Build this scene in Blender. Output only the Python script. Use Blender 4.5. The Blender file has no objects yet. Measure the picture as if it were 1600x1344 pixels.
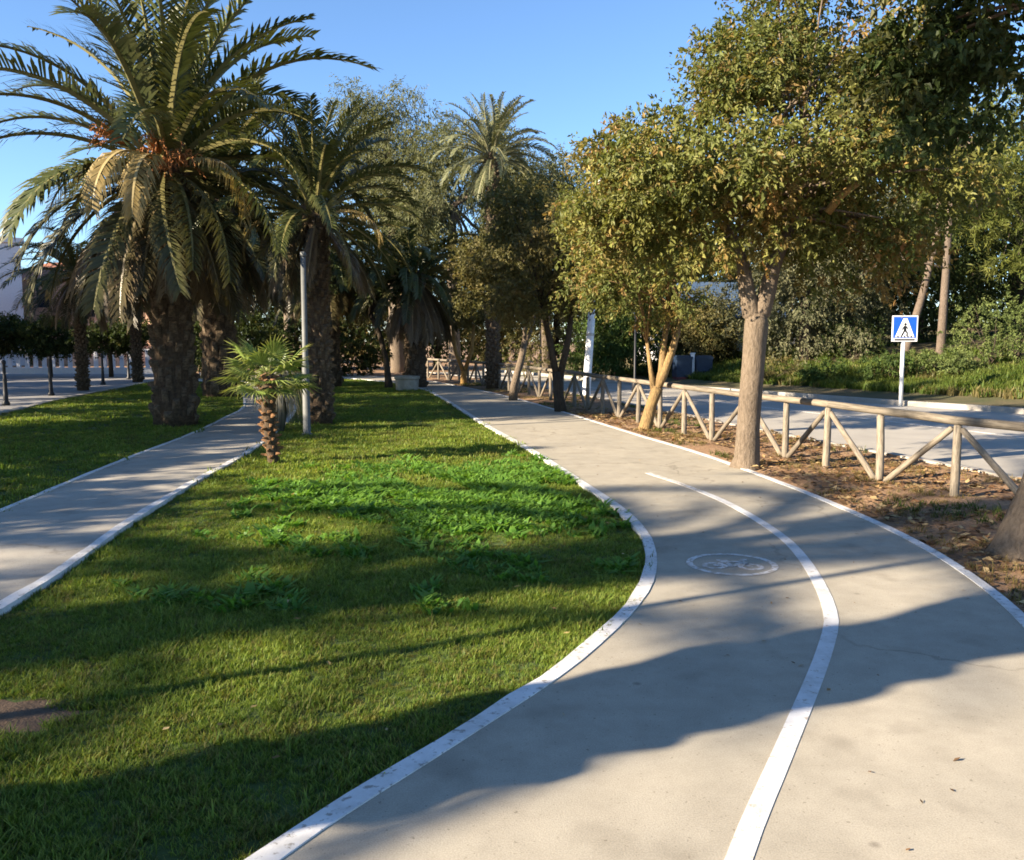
import bpy, bmesh, math, random
import numpy as np
from mathutils import Vector, Matrix, Euler
R = math.radians
SC = bpy.context.scene
COL = SC.collection

# ------------------------------------------------------------------ camera, sky, sun, exposure
cd = bpy.data.cameras.new('camera'); cam = bpy.data.objects.new('camera', cd); COL.objects.link(cam)
cd.sensor_width = 36.0; cd.lens = 31.5; cd.clip_start = 0.05; cd.clip_end = 2000
cam.location = (0, 0, 1.6); cam.rotation_euler = (R(90 - 5.79), 0, 0)
SC.camera = cam
SUN_EL, SHADOW_AZ = R(22.5), R(27)            # shadows run to the right and away, 27 deg off the x axis
to_sun = Vector((-math.cos(SHADOW_AZ) * math.cos(SUN_EL), -math.sin(SHADOW_AZ) * math.cos(SUN_EL), math.sin(SUN_EL)))
w = bpy.data.worlds.new('World'); SC.world = w; w.use_nodes = True
wn = w.node_tree.nodes; wl = w.node_tree.links
sky = wn.new('ShaderNodeTexSky'); sky.sky_type = 'NISHITA'; sky.sun_disc = False
sky.sun_elevation = SUN_EL
sky.sun_rotation = math.atan2(to_sun.x, to_sun.y)
sky.air_density = 1.0; sky.dust_density = 0.2; sky.ozone_density = 4.8; sky.altitude = 1000
wl.new(sky.outputs[0], wn['Background'].inputs['Color']); wn['Background'].inputs['Strength'].default_value = 0.072
sl = bpy.data.lights.new('sun', 'SUN'); sl.energy = 5.0; sl.angle = R(0.6); sl.color = (1.0, 0.85, 0.65)
so = bpy.data.objects.new('sun', sl); COL.objects.link(so); so.location = (-20, -10, 20)
so.rotation_euler = (-to_sun).to_track_quat('-Z', 'Y').to_euler()
vs = SC.view_settings
vs.view_transform = 'Standard'; vs.look = 'None'; vs.gamma = 1.0; vs.exposure = 1.93; vs.use_curve_mapping = False
SC.cycles.use_denoising = True
SC.cycles.max_bounces = 6; SC.cycles.transparent_max_bounces = 4
SC.cycles.pixel_filter_type = 'BLACKMAN_HARRIS'; SC.cycles.filter_width = 1.7

# ------------------------------------------------------------------ helpers
def tag(o, label=None, cat=None, group=None, kind=None):
    if label: o['label'] = label
    if cat: o['category'] = cat
    if group: o['group'] = group
    if kind: o['kind'] = kind
    return o
def empty(name, loc, rz=0.0, label=None, cat=None, group=None):
    o = bpy.data.objects.new(name, None); COL.objects.link(o)
    o.location = loc; o.rotation_euler = (0, 0, rz); o.empty_display_size = 0.2
    return tag(o, label, cat, group)
def link(name, me, parent=None, loc=None, rot=None, scale=None):
    o = bpy.data.objects.new(name, me); COL.objects.link(o)
    if parent: o.parent = parent
    if loc is not None: o.location = loc
    if rot is not None: o.rotation_euler = rot
    if scale is not None: o.scale = scale
    return o
def np_mesh(name, V, faces, mat, cols=None, smooth=False):
    """V (n,3); faces: (m,k) array or list of them; cols per-vertex float3"""
    me = bpy.data.meshes.new(name)
    V = np.asarray(V, np.float32)
    if not isinstance(faces, (list, tuple)): faces = [faces]
    faces = [np.asarray(f, np.int32) for f in faces if len(f)]
    me.vertices.add(len(V)); me.vertices.foreach_set('co', V.ravel())
    nl = sum(f.size for f in faces); npoly = sum(len(f) for f in faces)
    me.loops.add(nl); me.polygons.add(npoly)
    me.loops.foreach_set('vertex_index', np.concatenate([f.ravel() for f in faces]))
    tot = np.concatenate([np.full(len(f), f.shape[1], np.int32) for f in faces])
    st = np.concatenate([[0], np.cumsum(tot)[:-1]]).astype(np.int32)
    me.polygons.foreach_set('loop_start', st); me.polygons.foreach_set('loop_total', tot)
    me.polygons.foreach_set('use_smooth', np.full(npoly, smooth, bool))
    me.update(calc_edges=True)
    if cols is not None:
        a = me.attributes.new('tint', 'FLOAT_COLOR', 'POINT')
        c = np.ones((len(V), 4), np.float32); c[:, :3] = cols
        a.data.foreach_set('color', c.ravel())
    if mat: me.materials.append(mat)
    return me
class MB:
    """collects simple solids into one mesh"""
    def __init__(s): s.v = []; s.f = []
    def add(s, vs_, fs_):
        b = len(s.v); s.v += [tuple(p) for p in vs_]; s.f += [tuple(i + b for i in f) for f in fs_]; return s
    def box(s, x0, x1, y0, y1, z0, z1, M=None):
        P = [(x, y, z) for z in (z0, z1) for y in (y0, y1) for x in (x0, x1)]
        if M is not None: P = [M @ Vector(p) for p in P]
        return s.add(P, [(0, 2, 3, 1), (4, 5, 7, 6), (0, 1, 5, 4), (2, 6, 7, 3), (0, 4, 6, 2), (1, 3, 7, 5)])
    def tube(s, pts, rad, n=8, jit=0.0, rng=None, cap=True):
        pts = [Vector(p) for p in pts]
        if not hasattr(rad, '__len__'): rad = [rad] * len(pts)
        rings = []; up = Vector((0.31, 0.17, 0.93))
        for i, p in enumerate(pts):
            t = (pts[min(i + 1, len(pts) - 1)] - pts[max(i - 1, 0)]).normalized()
            ref = up if abs(t.dot(up)) < 0.9 else Vector((1, 0, 0.1))
            a = t.cross(ref).normalized(); b = t.cross(a)
            rings.append([p + (a * math.cos(2 * math.pi * k / n) + b * math.sin(2 * math.pi * k / n)) * rad[i] * (1 + (rng.uniform(-jit, jit) if rng else 0)) for k in range(n)])
        vs_ = [q for r in rings for q in r]; fs_ = []
        for i in range(len(pts) - 1):
            for k in range(n):
                k2 = (k + 1) % n
                fs_.append((i * n + k, i * n + k2, (i + 1) * n + k2, (i + 1) * n + k))
        if cap:
            fs_.append(tuple(range(n - 1, -1, -1))); fs_.append(tuple((len(pts) - 1) * n + k for k in range(n)))
        return s.add(vs_, fs_)
    def lathe(s, prof, n=16, c=(0, 0, 0)):
        vs_ = [(c[0] + r * math.cos(2 * math.pi * k / n), c[1] + r * math.sin(2 * math.pi * k / n), c[2] + z) for r, z in prof for k in range(n)]
        fs_ = [(i * n + k, i * n + (k + 1) % n, (i + 1) * n + (k + 1) % n, (i + 1) * n + k) for i in range(len(prof) - 1) for k in range(n)]
        fs_.append(tuple(range(n - 1, -1, -1))); fs_.append(tuple((len(prof) - 1) * n + k for k in range(n)))
        return s.add(vs_, fs_)
    def mesh(s, name, mat, smooth=False):
        me = bpy.data.meshes.new(name); me.from_pydata(s.v, [], s.f); me.update()
        if mat: me.materials.append(mat)
        if smooth: me.polygons.foreach_set('use_smooth', np.ones(len(me.polygons), bool))
        return me
    def obj(s, name, mat, parent=None, smooth=False, **k): return link(name, s.mesh(name, mat, smooth), parent, **k)
def smooth_line(P, step):
    """Catmull-Rom through P, resampled about every step metres"""
    P = [Vector((p[0], p[1], p[2] if len(p) > 2 else 0)) for p in P]
    P = [P[0] * 2 - P[1]] + P + [P[-1] * 2 - P[-2]]; out = []
    for i in range(1, len(P) - 2):
        a, b, c, d = P[i - 1:i + 3]; n = max(2, int((c - b).length / step))
        for k in range(n):
            t = k / n
            out.append(0.5 * ((2 * b) + (c - a) * t + (2 * a - 5 * b + 4 * c - d) * t * t + (3 * b - a - 3 * c + d) * t ** 3))
    out.append(P[-2]); return out
def even(P, n):
    P = [Vector(p) for p in P]; L = [0]
    for a, b in zip(P, P[1:]): L.append(L[-1] + (b - a).length)
    out = []; j = 0
    for k in range(n):
        s = L[-1] * k / (n - 1)
        while j < len(P) - 2 and L[j + 1] < s: j += 1
        u = (s - L[j]) / max(1e-6, L[j + 1] - L[j]); out.append(P[j].lerp(P[j + 1], u))
    return out
def x_at(P, y):
    for a, b in zip(P, P[1:]):
        if a.y <= y <= b.y: return a.x + (b.x - a.x) * (y - a.y) / max(1e-6, b.y - a.y)
    return P[0].x if y < P[0].y else P[-1].x
def offset_line(P, d):
    out = []
    for i, p in enumerate(P):
        t = (P[min(i + 1, len(P) - 1)] - P[max(i - 1, 0)]); t.z = 0; t.normalize()
        out.append(p + Vector((t.y, -t.x, 0)) * d)      # to the right of the travel direction
    return out

# ------------------------------------------------------------------ materials
def node_mat(name, rough=0.8, spec=0.3):
    m = bpy.data.materials.new(name); m.use_nodes = True
    nt = m.node_tree; b = nt.nodes['Principled BSDF']
    b.inputs['Roughness'].default_value = rough; b.inputs['Specular IOR Level'].default_value = spec
    return m, nt, b
def N(nt, t, **kw):
    n = nt.nodes.new(t)
    for k, v in kw.items():
        if k in n.inputs: n.inputs[k].default_value = v
        else: setattr(n, k, v)
    return n
def noise(nt, vec, scale, detail=5, rough=0.55):
    n = N(nt, 'ShaderNodeTexNoise'); n.inputs['Scale'].default_value = scale; n.inputs['Detail'].default_value = detail
    n.inputs['Roughness'].default_value = rough; nt.links.new(vec, n.inputs['Vector']); return n.outputs['Fac']
def ramp(nt, fac, stops):
    r = N(nt, 'ShaderNodeValToRGB'); e = r.color_ramp.elements
    while len(e) < len(stops): e.new(0.5)
    for i, (p, c) in enumerate(stops):
        e[i].position = p; e[i].color = (*c, 1) if len(c) == 3 else c
    nt.links.new(fac, r.inputs[0]); return r.outputs[0]
def mix(nt, fac, a, b, mode='MIX'):
    n = N(nt, 'ShaderNodeMix', data_type='RGBA', blend_type=mode)
    for s, i in ((fac, 0), (a, 6), (b, 7)):
        if isinstance(s, (int, float)): n.inputs[i].default_value = s
        elif isinstance(s, tuple): n.inputs[i].default_value = (*s, 1)
        else: nt.links.new(s, n.inputs[i])
    return n.outputs[2]
def bump(nt, b, h, strength=0.3, dist=0.02):
    n = N(nt, 'ShaderNodeBump'); n.inputs['Strength'].default_value = strength; n.inputs['Distance'].default_value = dist
    nt.links.new(h, n.inputs['Height']); nt.links.new(n.outputs[0], b.inputs['Normal'])
def coords(nt, kind='Object'): return N(nt, 'ShaderNodeTexCoord').outputs[kind]
def rough_mat(name, c1, c2, scale=6, rough=0.85, bs=0.3, bd=0.02, fine=60, c3=None):
    m, nt, b = node_mat(name, rough); v = coords(nt)
    n1 = noise(nt, v, scale); n2 = noise(nt, v, fine, 4)
    c = ramp(nt, n1, [(0.3, c1), (0.7, c2)])
    if c3: c = mix(nt, ramp(nt, n2, [(0.5, (0, 0, 0)), (0.68, (1, 1, 1))]), c, c3)
    c = mix(nt, 0.35, c, ramp(nt, n2, [(0.3, (0.45,) * 3), (0.7, (1.0,) * 3)]), 'MULTIPLY')
    nt.links.new(c, b.inputs['Base Color']); bump(nt, b, n2, bs, bd); return m
def plain(name, c, rough=0.6, metal=0.0, var=0.15):
    m, nt, b = node_mat(name, rough, 0.4); v = coords(nt)
    c_ = ramp(nt, noise(nt, v, 9, 6), [(0.3, tuple(x * (1 - var) for x in c)), (0.7, tuple(min(1, x * (1 + var)) for x in c))])
    nt.links.new(c_, b.inputs['Base Color']); b.inputs['Metallic'].default_value = metal; return m
def leaf_mat(name, trans=0.35, rough=0.45, gain=(1, 1, 1), per_inst=0.0, spec=0.35):
    m, nt, b = node_mat(name, rough, spec)
    at = N(nt, 'ShaderNodeAttribute'); at.attribute_name = 'tint'; c = at.outputs['Color']
    if per_inst:
        oi = N(nt, 'ShaderNodeObjectInfo')
        c = mix(nt, 1.0, c, ramp(nt, oi.outputs['Random'], [(0.0, (1 - per_inst, 1 - per_inst * 0.7, 1 - per_inst)), (1.0, (1 + per_inst, 1 + per_inst * 0.8, 1 + per_inst * 0.5))]), 'MULTIPLY')
    c = mix(nt, 1.0, c, gain, 'MULTIPLY')
    nt.links.new(c, b.inputs['Base Color'])
    tr = N(nt, 'ShaderNodeBsdfTranslucent'); nt.links.new(mix(nt, 1.0, c, (1.3, 1.25, 0.6), 'MULTIPLY'), tr.inputs['Color'])
    ms = N(nt, 'ShaderNodeMixShader'); ms.inputs[0].default_value = trans
    nt.links.new(b.outputs[0], ms.inputs[1]); nt.links.new(tr.outputs[0], ms.inputs[2])
    nt.links.new(ms.outputs[0], nt.nodes['Material Output'].inputs['Surface']); return m

def concrete_mat(name, base, warm, spots=True):
    m, nt, b = node_mat(name, 0.85, 0.25); v = coords(nt)
    c = ramp(nt, noise(nt, v, 0.9, 6, 0.6), [(0.3, tuple(x * 0.88 for x in base)), (0.7, warm)])
    c = mix(nt, 0.5, c, ramp(nt, noise(nt, v, 5, 7, 0.65), [(0.28, (0.68, 0.665, 0.65)), (0.62, (1.02, 1.02, 1.02))]), 'MULTIPLY')
    fine = noise(nt, v, 160, 3)
    c = mix(nt, 0.6, c, ramp(nt, fine, [(0.3, (0.66,) * 3), (0.65, (1.08,) * 3)]), 'MULTIPLY')
    if spots:      # oil and gum spots, small dark stains
        vo = N(nt, 'ShaderNodeTexVoronoi'); vo.inputs['Scale'].default_value = 2.3; vo.inputs['Randomness'].default_value = 1
        nt.links.new(v, vo.inputs['Vector'])
        wv = N(nt, 'ShaderNodeTexVoronoi', feature='DISTANCE_TO_EDGE'); wv.inputs['Scale'].default_value = 0.33
        wob = N(nt, 'ShaderNodeVectorMath', operation='ADD'); nz = N(nt, 'ShaderNodeTexNoise'); nz.inputs['Scale'].default_value = 1.6; nz.inputs['Detail'].default_value = 6; nt.links.new(v, nz.inputs['Vector']); nt.links.new(v, wob.inputs[0]); nt.links.new(nz.outputs['Color'], wob.inputs[1]); nt.links.new(wob.outputs[0], wv.inputs['Vector'])
        c = mix(nt, ramp(nt, noise(nt, v, 0.5, 2), [(0.45, (0, 0, 0)), (0.6, (0.75, 0.75, 0.75))]), c, mix(nt, 1.0, c, ramp(nt, wv.outputs['Distance'], [(0.0015, (0.5, 0.48, 0.46)), (0.006, (1, 1, 1))]), 'MULTIPLY'))
        gr = ramp(nt, noise(nt, v, 45, 2), [(0.66, (1, 1, 1)), (0.73, (0.55, 0.53, 0.50))]); c = mix(nt, 0.8, c, gr, 'MULTIPLY')
        sp = ramp(nt, vo.outputs['Distance'], [(0.02, (0.45, 0.43, 0.42)), (0.06, (1, 1, 1))])
        c = mix(nt, 0.7, c, sp, 'MULTIPLY')
        st = ramp(nt, noise(nt, v, 2.1, 3), [(0.57, (1, 1, 1)), (0.72, (0.70, 0.69, 0.68))])
        c = mix(nt, 0.7, c, st, 'MULTIPLY')
    nt.links.new(c, b.inputs['Base Color']); bump(nt, b, fine, 0.25, 0.004); return m
M_path = concrete_mat('sand_concrete', (0.385, 0.350, 0.280), (0.425, 0.382, 0.302))
M_gpath = concrete_mat('grey_concrete', (0.40, 0.375, 0.32), (0.44, 0.40, 0.335))
def paint_mat(name, chip=0.62, under=(0.40, 0.35, 0.29)):
    m, nt, b = node_mat(name, 0.6, 0.3); v = coords(nt)
    c = ramp(nt, noise(nt, v, 4, 8, 0.7), [(0.32, (0.44, 0.43, 0.40)), (0.5, (0.60, 0.595, 0.58)), (0.68, (0.72, 0.72, 0.71))])
    k = ramp(nt, noise(nt, v, 22, 6, 0.7), [(chip, (0, 0, 0)), (chip + 0.05, (1, 1, 1))])
    c = mix(nt, k, c, under); nt.links.new(c, b.inputs['Base Color']); bump(nt, b, noise(nt, v, 120, 3), 0.2, 0.004); return m
M_paint = paint_mat('white_paint', 0.585)
M_paint_worn = paint_mat('worn_white_paint', 0.485)
M_kerbpaint = paint_mat('rough_white_kerb_paint', 0.57, (0.30, 0.28, 0.25))
M_soil = rough_mat('dry_soil', (0.24, 0.135, 0.07), (0.40, 0.26, 0.15), 2.5, 0.95, 0.6, 0.03, 35, (0.10, 0.06, 0.035))
M_lawn = rough_mat('lawn_soil', (0.045, 0.075, 0.018), (0.075, 0.11, 0.026), 3, 0.95, 0.5, 0.02, 70)
M_bare = rough_mat('bare_earth', (0.085, 0.058, 0.038), (0.15, 0.10, 0.065), 9, 0.95, 0.6, 0.02, 60)
M_asphalt = rough_mat('sunbleached_asphalt', (0.34, 0.315, 0.275), (0.42, 0.39, 0.335), 1.2, 0.85, 0.3, 0.01, 140)
M_kerb = rough_mat('kerb_concrete', (0.32, 0.30, 0.27), (0.42, 0.39, 0.34), 4, 0.85, 0.3, 0.01, 90)
M_paving = rough_mat('promenade_paving', (0.22, 0.215, 0.21), (0.29, 0.28, 0.27), 2, 0.8, 0.2, 0.01, 90)
M_bank = rough_mat('bank_earth', (0.06, 0.07, 0.025), (0.15, 0.11, 0.06), 0.8, 0.95, 0.6, 0.05, 20)
M_steel = plain('galvanised_steel', (0.42, 0.44, 0.45), 0.45, 0.6)
M_whitepole = plain('white_enamel', (0.72, 0.73, 0.74), 0.4)
M_black = plain('black_iron', (0.016, 0.017, 0.02), 0.5)
M_bluesign = plain('sign_blue', (0.010, 0.085, 0.42), 0.4, var=0.05)
M_whitesign = plain('sign_white', (0.78, 0.79, 0.80), 0.4, var=0.03)
M_signblack = plain('sign_black', (0.012, 0.012, 0.014), 0.5)
M_planter = rough_mat('planter_stone', (0.30, 0.27, 0.21), (0.45, 0.41, 0.33), 5, 0.9, 0.4, 0.02, 60)

def wood_mat():
    m, nt, b = node_mat('weathered_round_timber', 0.75, 0.3); v = coords(nt)
    mp = N(nt, 'ShaderNodeMapping'); mp.inputs['Scale'].default_value = (9, 9, 1.2); nt.links.new(v, mp.inputs['Vector'])
    g = noise(nt, mp.outputs[0], 6, 6, 0.65)
    c = ramp(nt, g, [(0.30, (0.075, 0.065, 0.052)), (0.52, (0.21, 0.182, 0.142)), (0.8, (0.32, 0.285, 0.23))])
    oi = N(nt, 'ShaderNodeObjectInfo')
    c = mix(nt, 0.8, c, ramp(nt, oi.outputs['Random'], [(0, (0.70, 0.68, 0.66)), (1, (1.05, 1.0, 0.95))]), 'MULTIPLY')
    nt.links.new(c, b.inputs['Base Color']); bump(nt, b, g, 0.4, 0.01); return m
M_wood = wood_mat()
def bark_mat(name, c1, c2, sz=(11, 11, 4.0), bs=1.0):
    m, nt, b = node_mat(name, 0.9, 0.2); v = coords(nt)
    mp = N(nt, 'ShaderNodeMapping'); mp.inputs['Scale'].default_value = sz; nt.links.new(v, mp.inputs['Vector'])
    g = noise(nt, mp.outputs[0], 3.5, 8, 0.65); g2 = noise(nt, v, 1.7, 4)
    c = mix(nt, 0.6, ramp(nt, g, [(0.3, c1), (0.68, c2)]), ramp(nt, g2, [(0.3, (0.6, 0.58, 0.55)), (0.7, (1.1, 1.08, 1.0))]), 'MULTIPLY')
    nt.links.new(c, b.inputs['Base Color']); bump(nt, b, g, bs, 0.03); return m
M_bark_pale = bark_mat('pale_grey_bark', (0.11, 0.085, 0.062), (0.215, 0.17, 0.13))
M_bark_gold = bark_mat('ochre_bark', (0.22, 0.13, 0.045), (0.40, 0.26, 0.10))
M_bark_dark = bark_mat('dark_bark', (0.035, 0.028, 0.022), (0.09, 0.07, 0.05))
M_bark_pine = bark_mat('pine_bark', (0.09, 0.068, 0.052), (0.19, 0.15, 0.12))
M_palmtrunk = bark_mat('palm_trunk_fibre', (0.035, 0.025, 0.018), (0.12, 0.085, 0.055), (5, 5, 5))
M_boot = bark_mat('palm_leaf_base', (0.055, 0.042, 0.030), (0.20, 0.15, 0.10), (4, 4, 9))
M_fanboot = bark_mat('young_palm_leaf_base', (0.09, 0.045, 0.022), (0.30, 0.17, 0.085), (6, 6, 9))
M_frond = leaf_mat('palm_frond', 0.16, 0.42, spec=0.35)
M_leaf = leaf_mat('broad_leaf', 0.34, 0.55, spec=0.22)
M_far_leaf = leaf_mat('soft_leaf', 0.30, 0.6, spec=0.2)
M_grass = leaf_mat('grass_blade', 0.45, 0.5, per_inst=0.30, spec=0.25)
M_litter = leaf_mat('fallen_leaf', 0.10, 0.8, spec=0.1)
M_fruit = leaf_mat('date_fruit', 0.05, 0.5)

# ------------------------------------------------------------------ lines of the place (metres; camera stands at 0,0)
bikeL = smooth_line([(-2.6, -5), (-2.1, -1), (-1.52, 1.2), (-0.79, 2.62), (-0.47, 3.14), (0.15, 4.11), (0.58, 4.98), (0.89, 5.87), (1.03, 6.7), (1.07, 7.43), (0.98, 8.54), (0.73, 10.12), (0.28, 12.77), (-0.48, 16.6), (-1.92, 24.44), (-3.1, 29.6), (-5.4, 35), (-9.5, 40), (-15, 43)], 0.25)
bikeR = smooth_line([(1.1, -5), (1.45, -1), (1.85, 1.2), (2.2, 2.62), (2.6, 3.9), (2.96, 5.04), (3.15, 6.12), (3.22, 7.38), (3.08, 9.47), (2.68, 12.41), (2.14, 14.92), (1.30, 19.0), (0.0, 24.71), (-1.6, 30.0), (-3.9, 36), (-8.4, 41.7), (-14, 45)], 0.25)
cenL = smooth_line([(-1.5, -5), (-0.75, -1), (0.08, 1.2), (0.70, 2.62), (1.02, 3.27), (1.62, 4.50), (1.90, 5.23), (2.13, 6.4), (2.20, 7.38), (2.11, 8.71), (1.86, 9.9), (1.57, 10.95), (1.2, 13.2), (0.6, 16.5)], 0.2)
gpR = smooth_line([(-2.9, -4), (-2.95, 1), (-3.0, 4), (-3.06, 5.23), (-3.15, 6.2), (-3.37, 7.78), (-3.57, 9.9), (-3.80, 13.15), (-4.5, 18), (-5.6, 23), (-8, 30), (-12, 37)], 0.25)
gpL = smooth_line([(-4.5, -4), (-4.55, 1), (-4.6, 4), (-4.68, 6.5), (-4.82, 8.31), (-5.0, 9.9), (-5.22, 12.07), (-5.45, 14.92), (-5.85, 17.94), (-6.6, 22.02), (-9.2, 29.6), (-13, 36.5)], 0.25)
prom = smooth_line([(-8.3, -6), (-9.2, 4), (-10.2, 12), (-11.19, 19.52), (-12.24, 24.44), (-13.68, 33.61), (-15.5, 42)], 0.6)
roadN = smooth_line([(7.6, -6), (7.3, 2), (6.55, 7.2), (5.89, 10.36), (4.79, 14.63), (3.6, 19.5), (2.3, 25), (0.6, 31.5), (-1.6, 38), (-5, 46)], 0.5)
roadF = smooth_line([(18.5, -6), (17.6, 2), (16.3, 9), (14.2, 15.5), (11.9, 20.7), (9.9, 24.0), (7.6, 28.3), (4.9, 33.5), (2.0, 41), (-1.5, 49)], 0.5)
fenceP = smooth_line([(6.9, 1.2), (6.3, 3.6), (5.55, 6.0), (4.89, 7.95), (4.53, 9.07), (4.2, 10.03), (3.96, 10.99), (3.74, 12.2), (3.45, 13.35), (3.16, 14.44), (2.87, 15.7), (2.18, 18.6), (1.55, 21.4), (0.75, 24.8), (-0.55, 29.4), (-2.0, 34), (-4.6, 39.0)], 0.05)

def ribbon(name, A, B, n, z0, z1, mat, zf=None):
    """closed slab between two lines, top z1, bottom z0"""
    A = even(A, n); B = even(B, n); mb = MB(); vs_ = []; fs_ = []
    for a, b in zip(A, B): vs_ += [(a.x, a.y, z1), (b.x, b.y, z1), (a.x, a.y, z0), (b.x, b.y, z0)]
    for i in range(n - 1):
        o = i * 4; p = o + 4
        fs_ += [(o, o + 1, p + 1, p), (o + 2, p + 2, p + 3, o + 3), (o, p, p + 2, o + 2), (o + 1, o + 3, p + 3, p + 1)]
    fs_ += [(0, 2, 3, 1), (4 * n - 4, 4 * n - 3, 4 * n - 1, 4 * n - 2)]
    return link(name, mb.add(vs_, fs_).mesh(name, mat))
def strip(name, line, o0, o1, z0, z1, mat, parent=None, wob=0.0, seed=0):
    rng = random.Random(seed); A = offset_line(line, o0); B = offset_line(line, o1)
    if wob:
        for p in A: p += Vector((rng.uniform(-wob, wob), rng.uniform(-wob, wob), 0))
        for p in B: p += Vector((rng.uniform(-wob, wob), rng.uniform(-wob, wob), 0)) * 0.4
    o = ribbon(name, A, B, len(line), z0, z1, mat)
    if parent: o.parent = parent
    return o

# ------------------------------------------------------------------ ground
g = MB().add([(-400, -300, -0.22), (400, -300, -0.22), (400, 700, -0.22), (-400, 700, -0.22)], [(0, 1, 2, 3)]).obj('ground', M_soil)
tag(g, 'bare brown earth under the park reaching to the horizon', 'ground', kind='structure')
lawn_c = ribbon('lawn', [Vector((p.x - 0.10, p.y, 0)) for p in gpR], [Vector((p.x + 0.10, p.y, 0)) for p in bikeL], 90, -0.18, -0.035, M_lawn)
tag(lawn_c, 'green lawn between the garden path and the cycle path', 'lawn', kind='structure')
lawn_l = ribbon('lawn', prom, gpL, 60, -0.18, -0.035, M_lawn)
tag(lawn_l, 'shaded lawn between the promenade and the garden path', 'lawn', kind='structure')

bp = ribbon('cycle_path', bikeL, bikeR, 220, -0.15, 0.0, M_path)
tag(bp, 'curving sand coloured concrete cycle path with white lines', 'path', kind='structure')
strip('edge_line', bikeL, -0.025, 0.065, -0.10, 0.006, M_kerbpaint, bp, 0.013, 1)
strip('edge_line', bikeR, -0.055, 0.02, -0.10, 0.006, M_kerbpaint, bp, 0.006, 2)
cl = [p for p in cenL if p.y <= 9.4]
strip('centre_line', cl, -0.040, 0.040, -0.02, 0.003, M_paint, bp)
strip('worn_line', [p for p in cenL if 9.2 <= p.y <= 10.9], -0.036, 0.036, -0.02, 0.0035, M_paint_worn, bp)
# bicycle in a ring, painted on the lane
def ring(mb, cx, cy, r0, r1, z, n=40, a0=0, a1=2 * math.pi):
    vs_ = []; fs_ = []
    for k in range(n + 1):
        a = a0 + (a1 - a0) * k / n
        vs_ += [(cx + r0 * math.cos(a), cy + r0 * math.sin(a), z), (cx + r1 * math.cos(a), cy + r1 * math.sin(a), z)]
    fs_ = [(2 * k, 2 * k + 1, 2 * k + 3, 2 * k + 2) for k in range(n)]
    mb.add(vs_, fs_)
def bar(mb, a, b, wd, z):
    a = Vector(a); b = Vector(b); t = (b - a).normalized(); s = Vector((-t.y, t.x)) * wd / 2
    mb.add([(p.x, p.y, z) for p in (a - s, b - s, b + s, a + s)], [(0, 1, 2, 3)])
sm = MB(); ring(sm, 0, 0, 0.275, 0.32, 0)
for cx in (-0.125, 0.125): ring(sm, cx, -0.06, 0.055, 0.090, 0, 24)
for a, b in (((-0.125, -0.06), (-0.05, 0.07)), ((-0.05, 0.07), (0.085, 0.07)), ((-0.125, -0.06), (0.0, -0.06)), ((0.0, -0.06), (0.085, 0.07)), ((0.0, -0.06), (-0.06, 0.10)), ((0.125, -0.06), (0.075, 0.13)), ((0.075, 0.13), (0.12, 0.14)), ((-0.10, 0.10), (-0.02, 0.10))):
    bar(sm, a, b, 0.034, 0.0005 * (hash((a, b)) % 3))
sy = sm.obj('bicycle_symbol', M_paint_worn, bp, loc=(1.57, 6.27, 0.003), rot=(0, 0, R(-8)))

gp = ribbon('garden_path', gpL, gpR, 170, -0.15, -0.005, M_gpath)
tag(gp, 'narrow grey concrete garden path through the lawn', 'path', kind='structure')
strip('edge_line', gpL, -0.02, 0.035, -0.10, 0.004, M_kerbpaint, gp, 0.012, 3)
strip('edge_line', gpR, -0.045, 0.03, -0.10, 0.012, M_kerbpaint, gp, 0.016, 4)

# verge of earth between cycle path and road kerb: uneven sheet
def hump(x, y): return 0.018 * math.sin(2.1 * x + 0.7 * y) + 0.014 * math.sin(5.3 * y - 2.2 * x) + 0.008 * math.sin(11 * x + 7 * y)
A = even([Vector((p.x + 0.01, p.y, 0)) for p in bikeR], 170); B = even(roadN, 170); vs_ = []; fs_ = []; K = 14
for a, b in zip(A, B):
    for k in range(K + 1):
        u = k / K; p = a.lerp(b, u); e = min(1, u * 5, (1 - u) * 8)
        vs_.append((p.x, p.y, -0.03 + e * (0.03 + hump(p.x, p.y))))
for i in range(169):
    for k in range(K): o = i * (K + 1) + k; fs_.append((o, o + 1, o + K + 2, o + K + 1))
vg = link('verge', MB().add(vs_, fs_).mesh('verge', M_soil, True))
tag(vg, 'dry brown earth verge under the timber fence', 'verge', kind='structure')
rd = ribbon('road', roadN, roadF, 90, -0.2, -0.13, M_asphalt)
tag(rd, 'pale grey asphalt road beyond the timber fence', 'road', kind='structure')
kb = strip('kerb', roadN, -0.10, 0.05, -0.2, 0.012, M_kerb); tag(kb, 'concrete kerb along the fence side of the road', 'kerb', kind='structure')
kf = strip('kerb', roadF, -0.05, 0.12, -0.2, 0.0, M_kerb); tag(kf, 'pale kerb at the foot of the wooded bank', 'kerb', kind='structure')
strip('lane_line', [a.lerp(b, 0.48) for a, b in zip(even(roadN, 90), even(roadF, 90))], -0.05, 0.05, -0.16, -0.126, M_paint_worn, rd)

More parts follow.
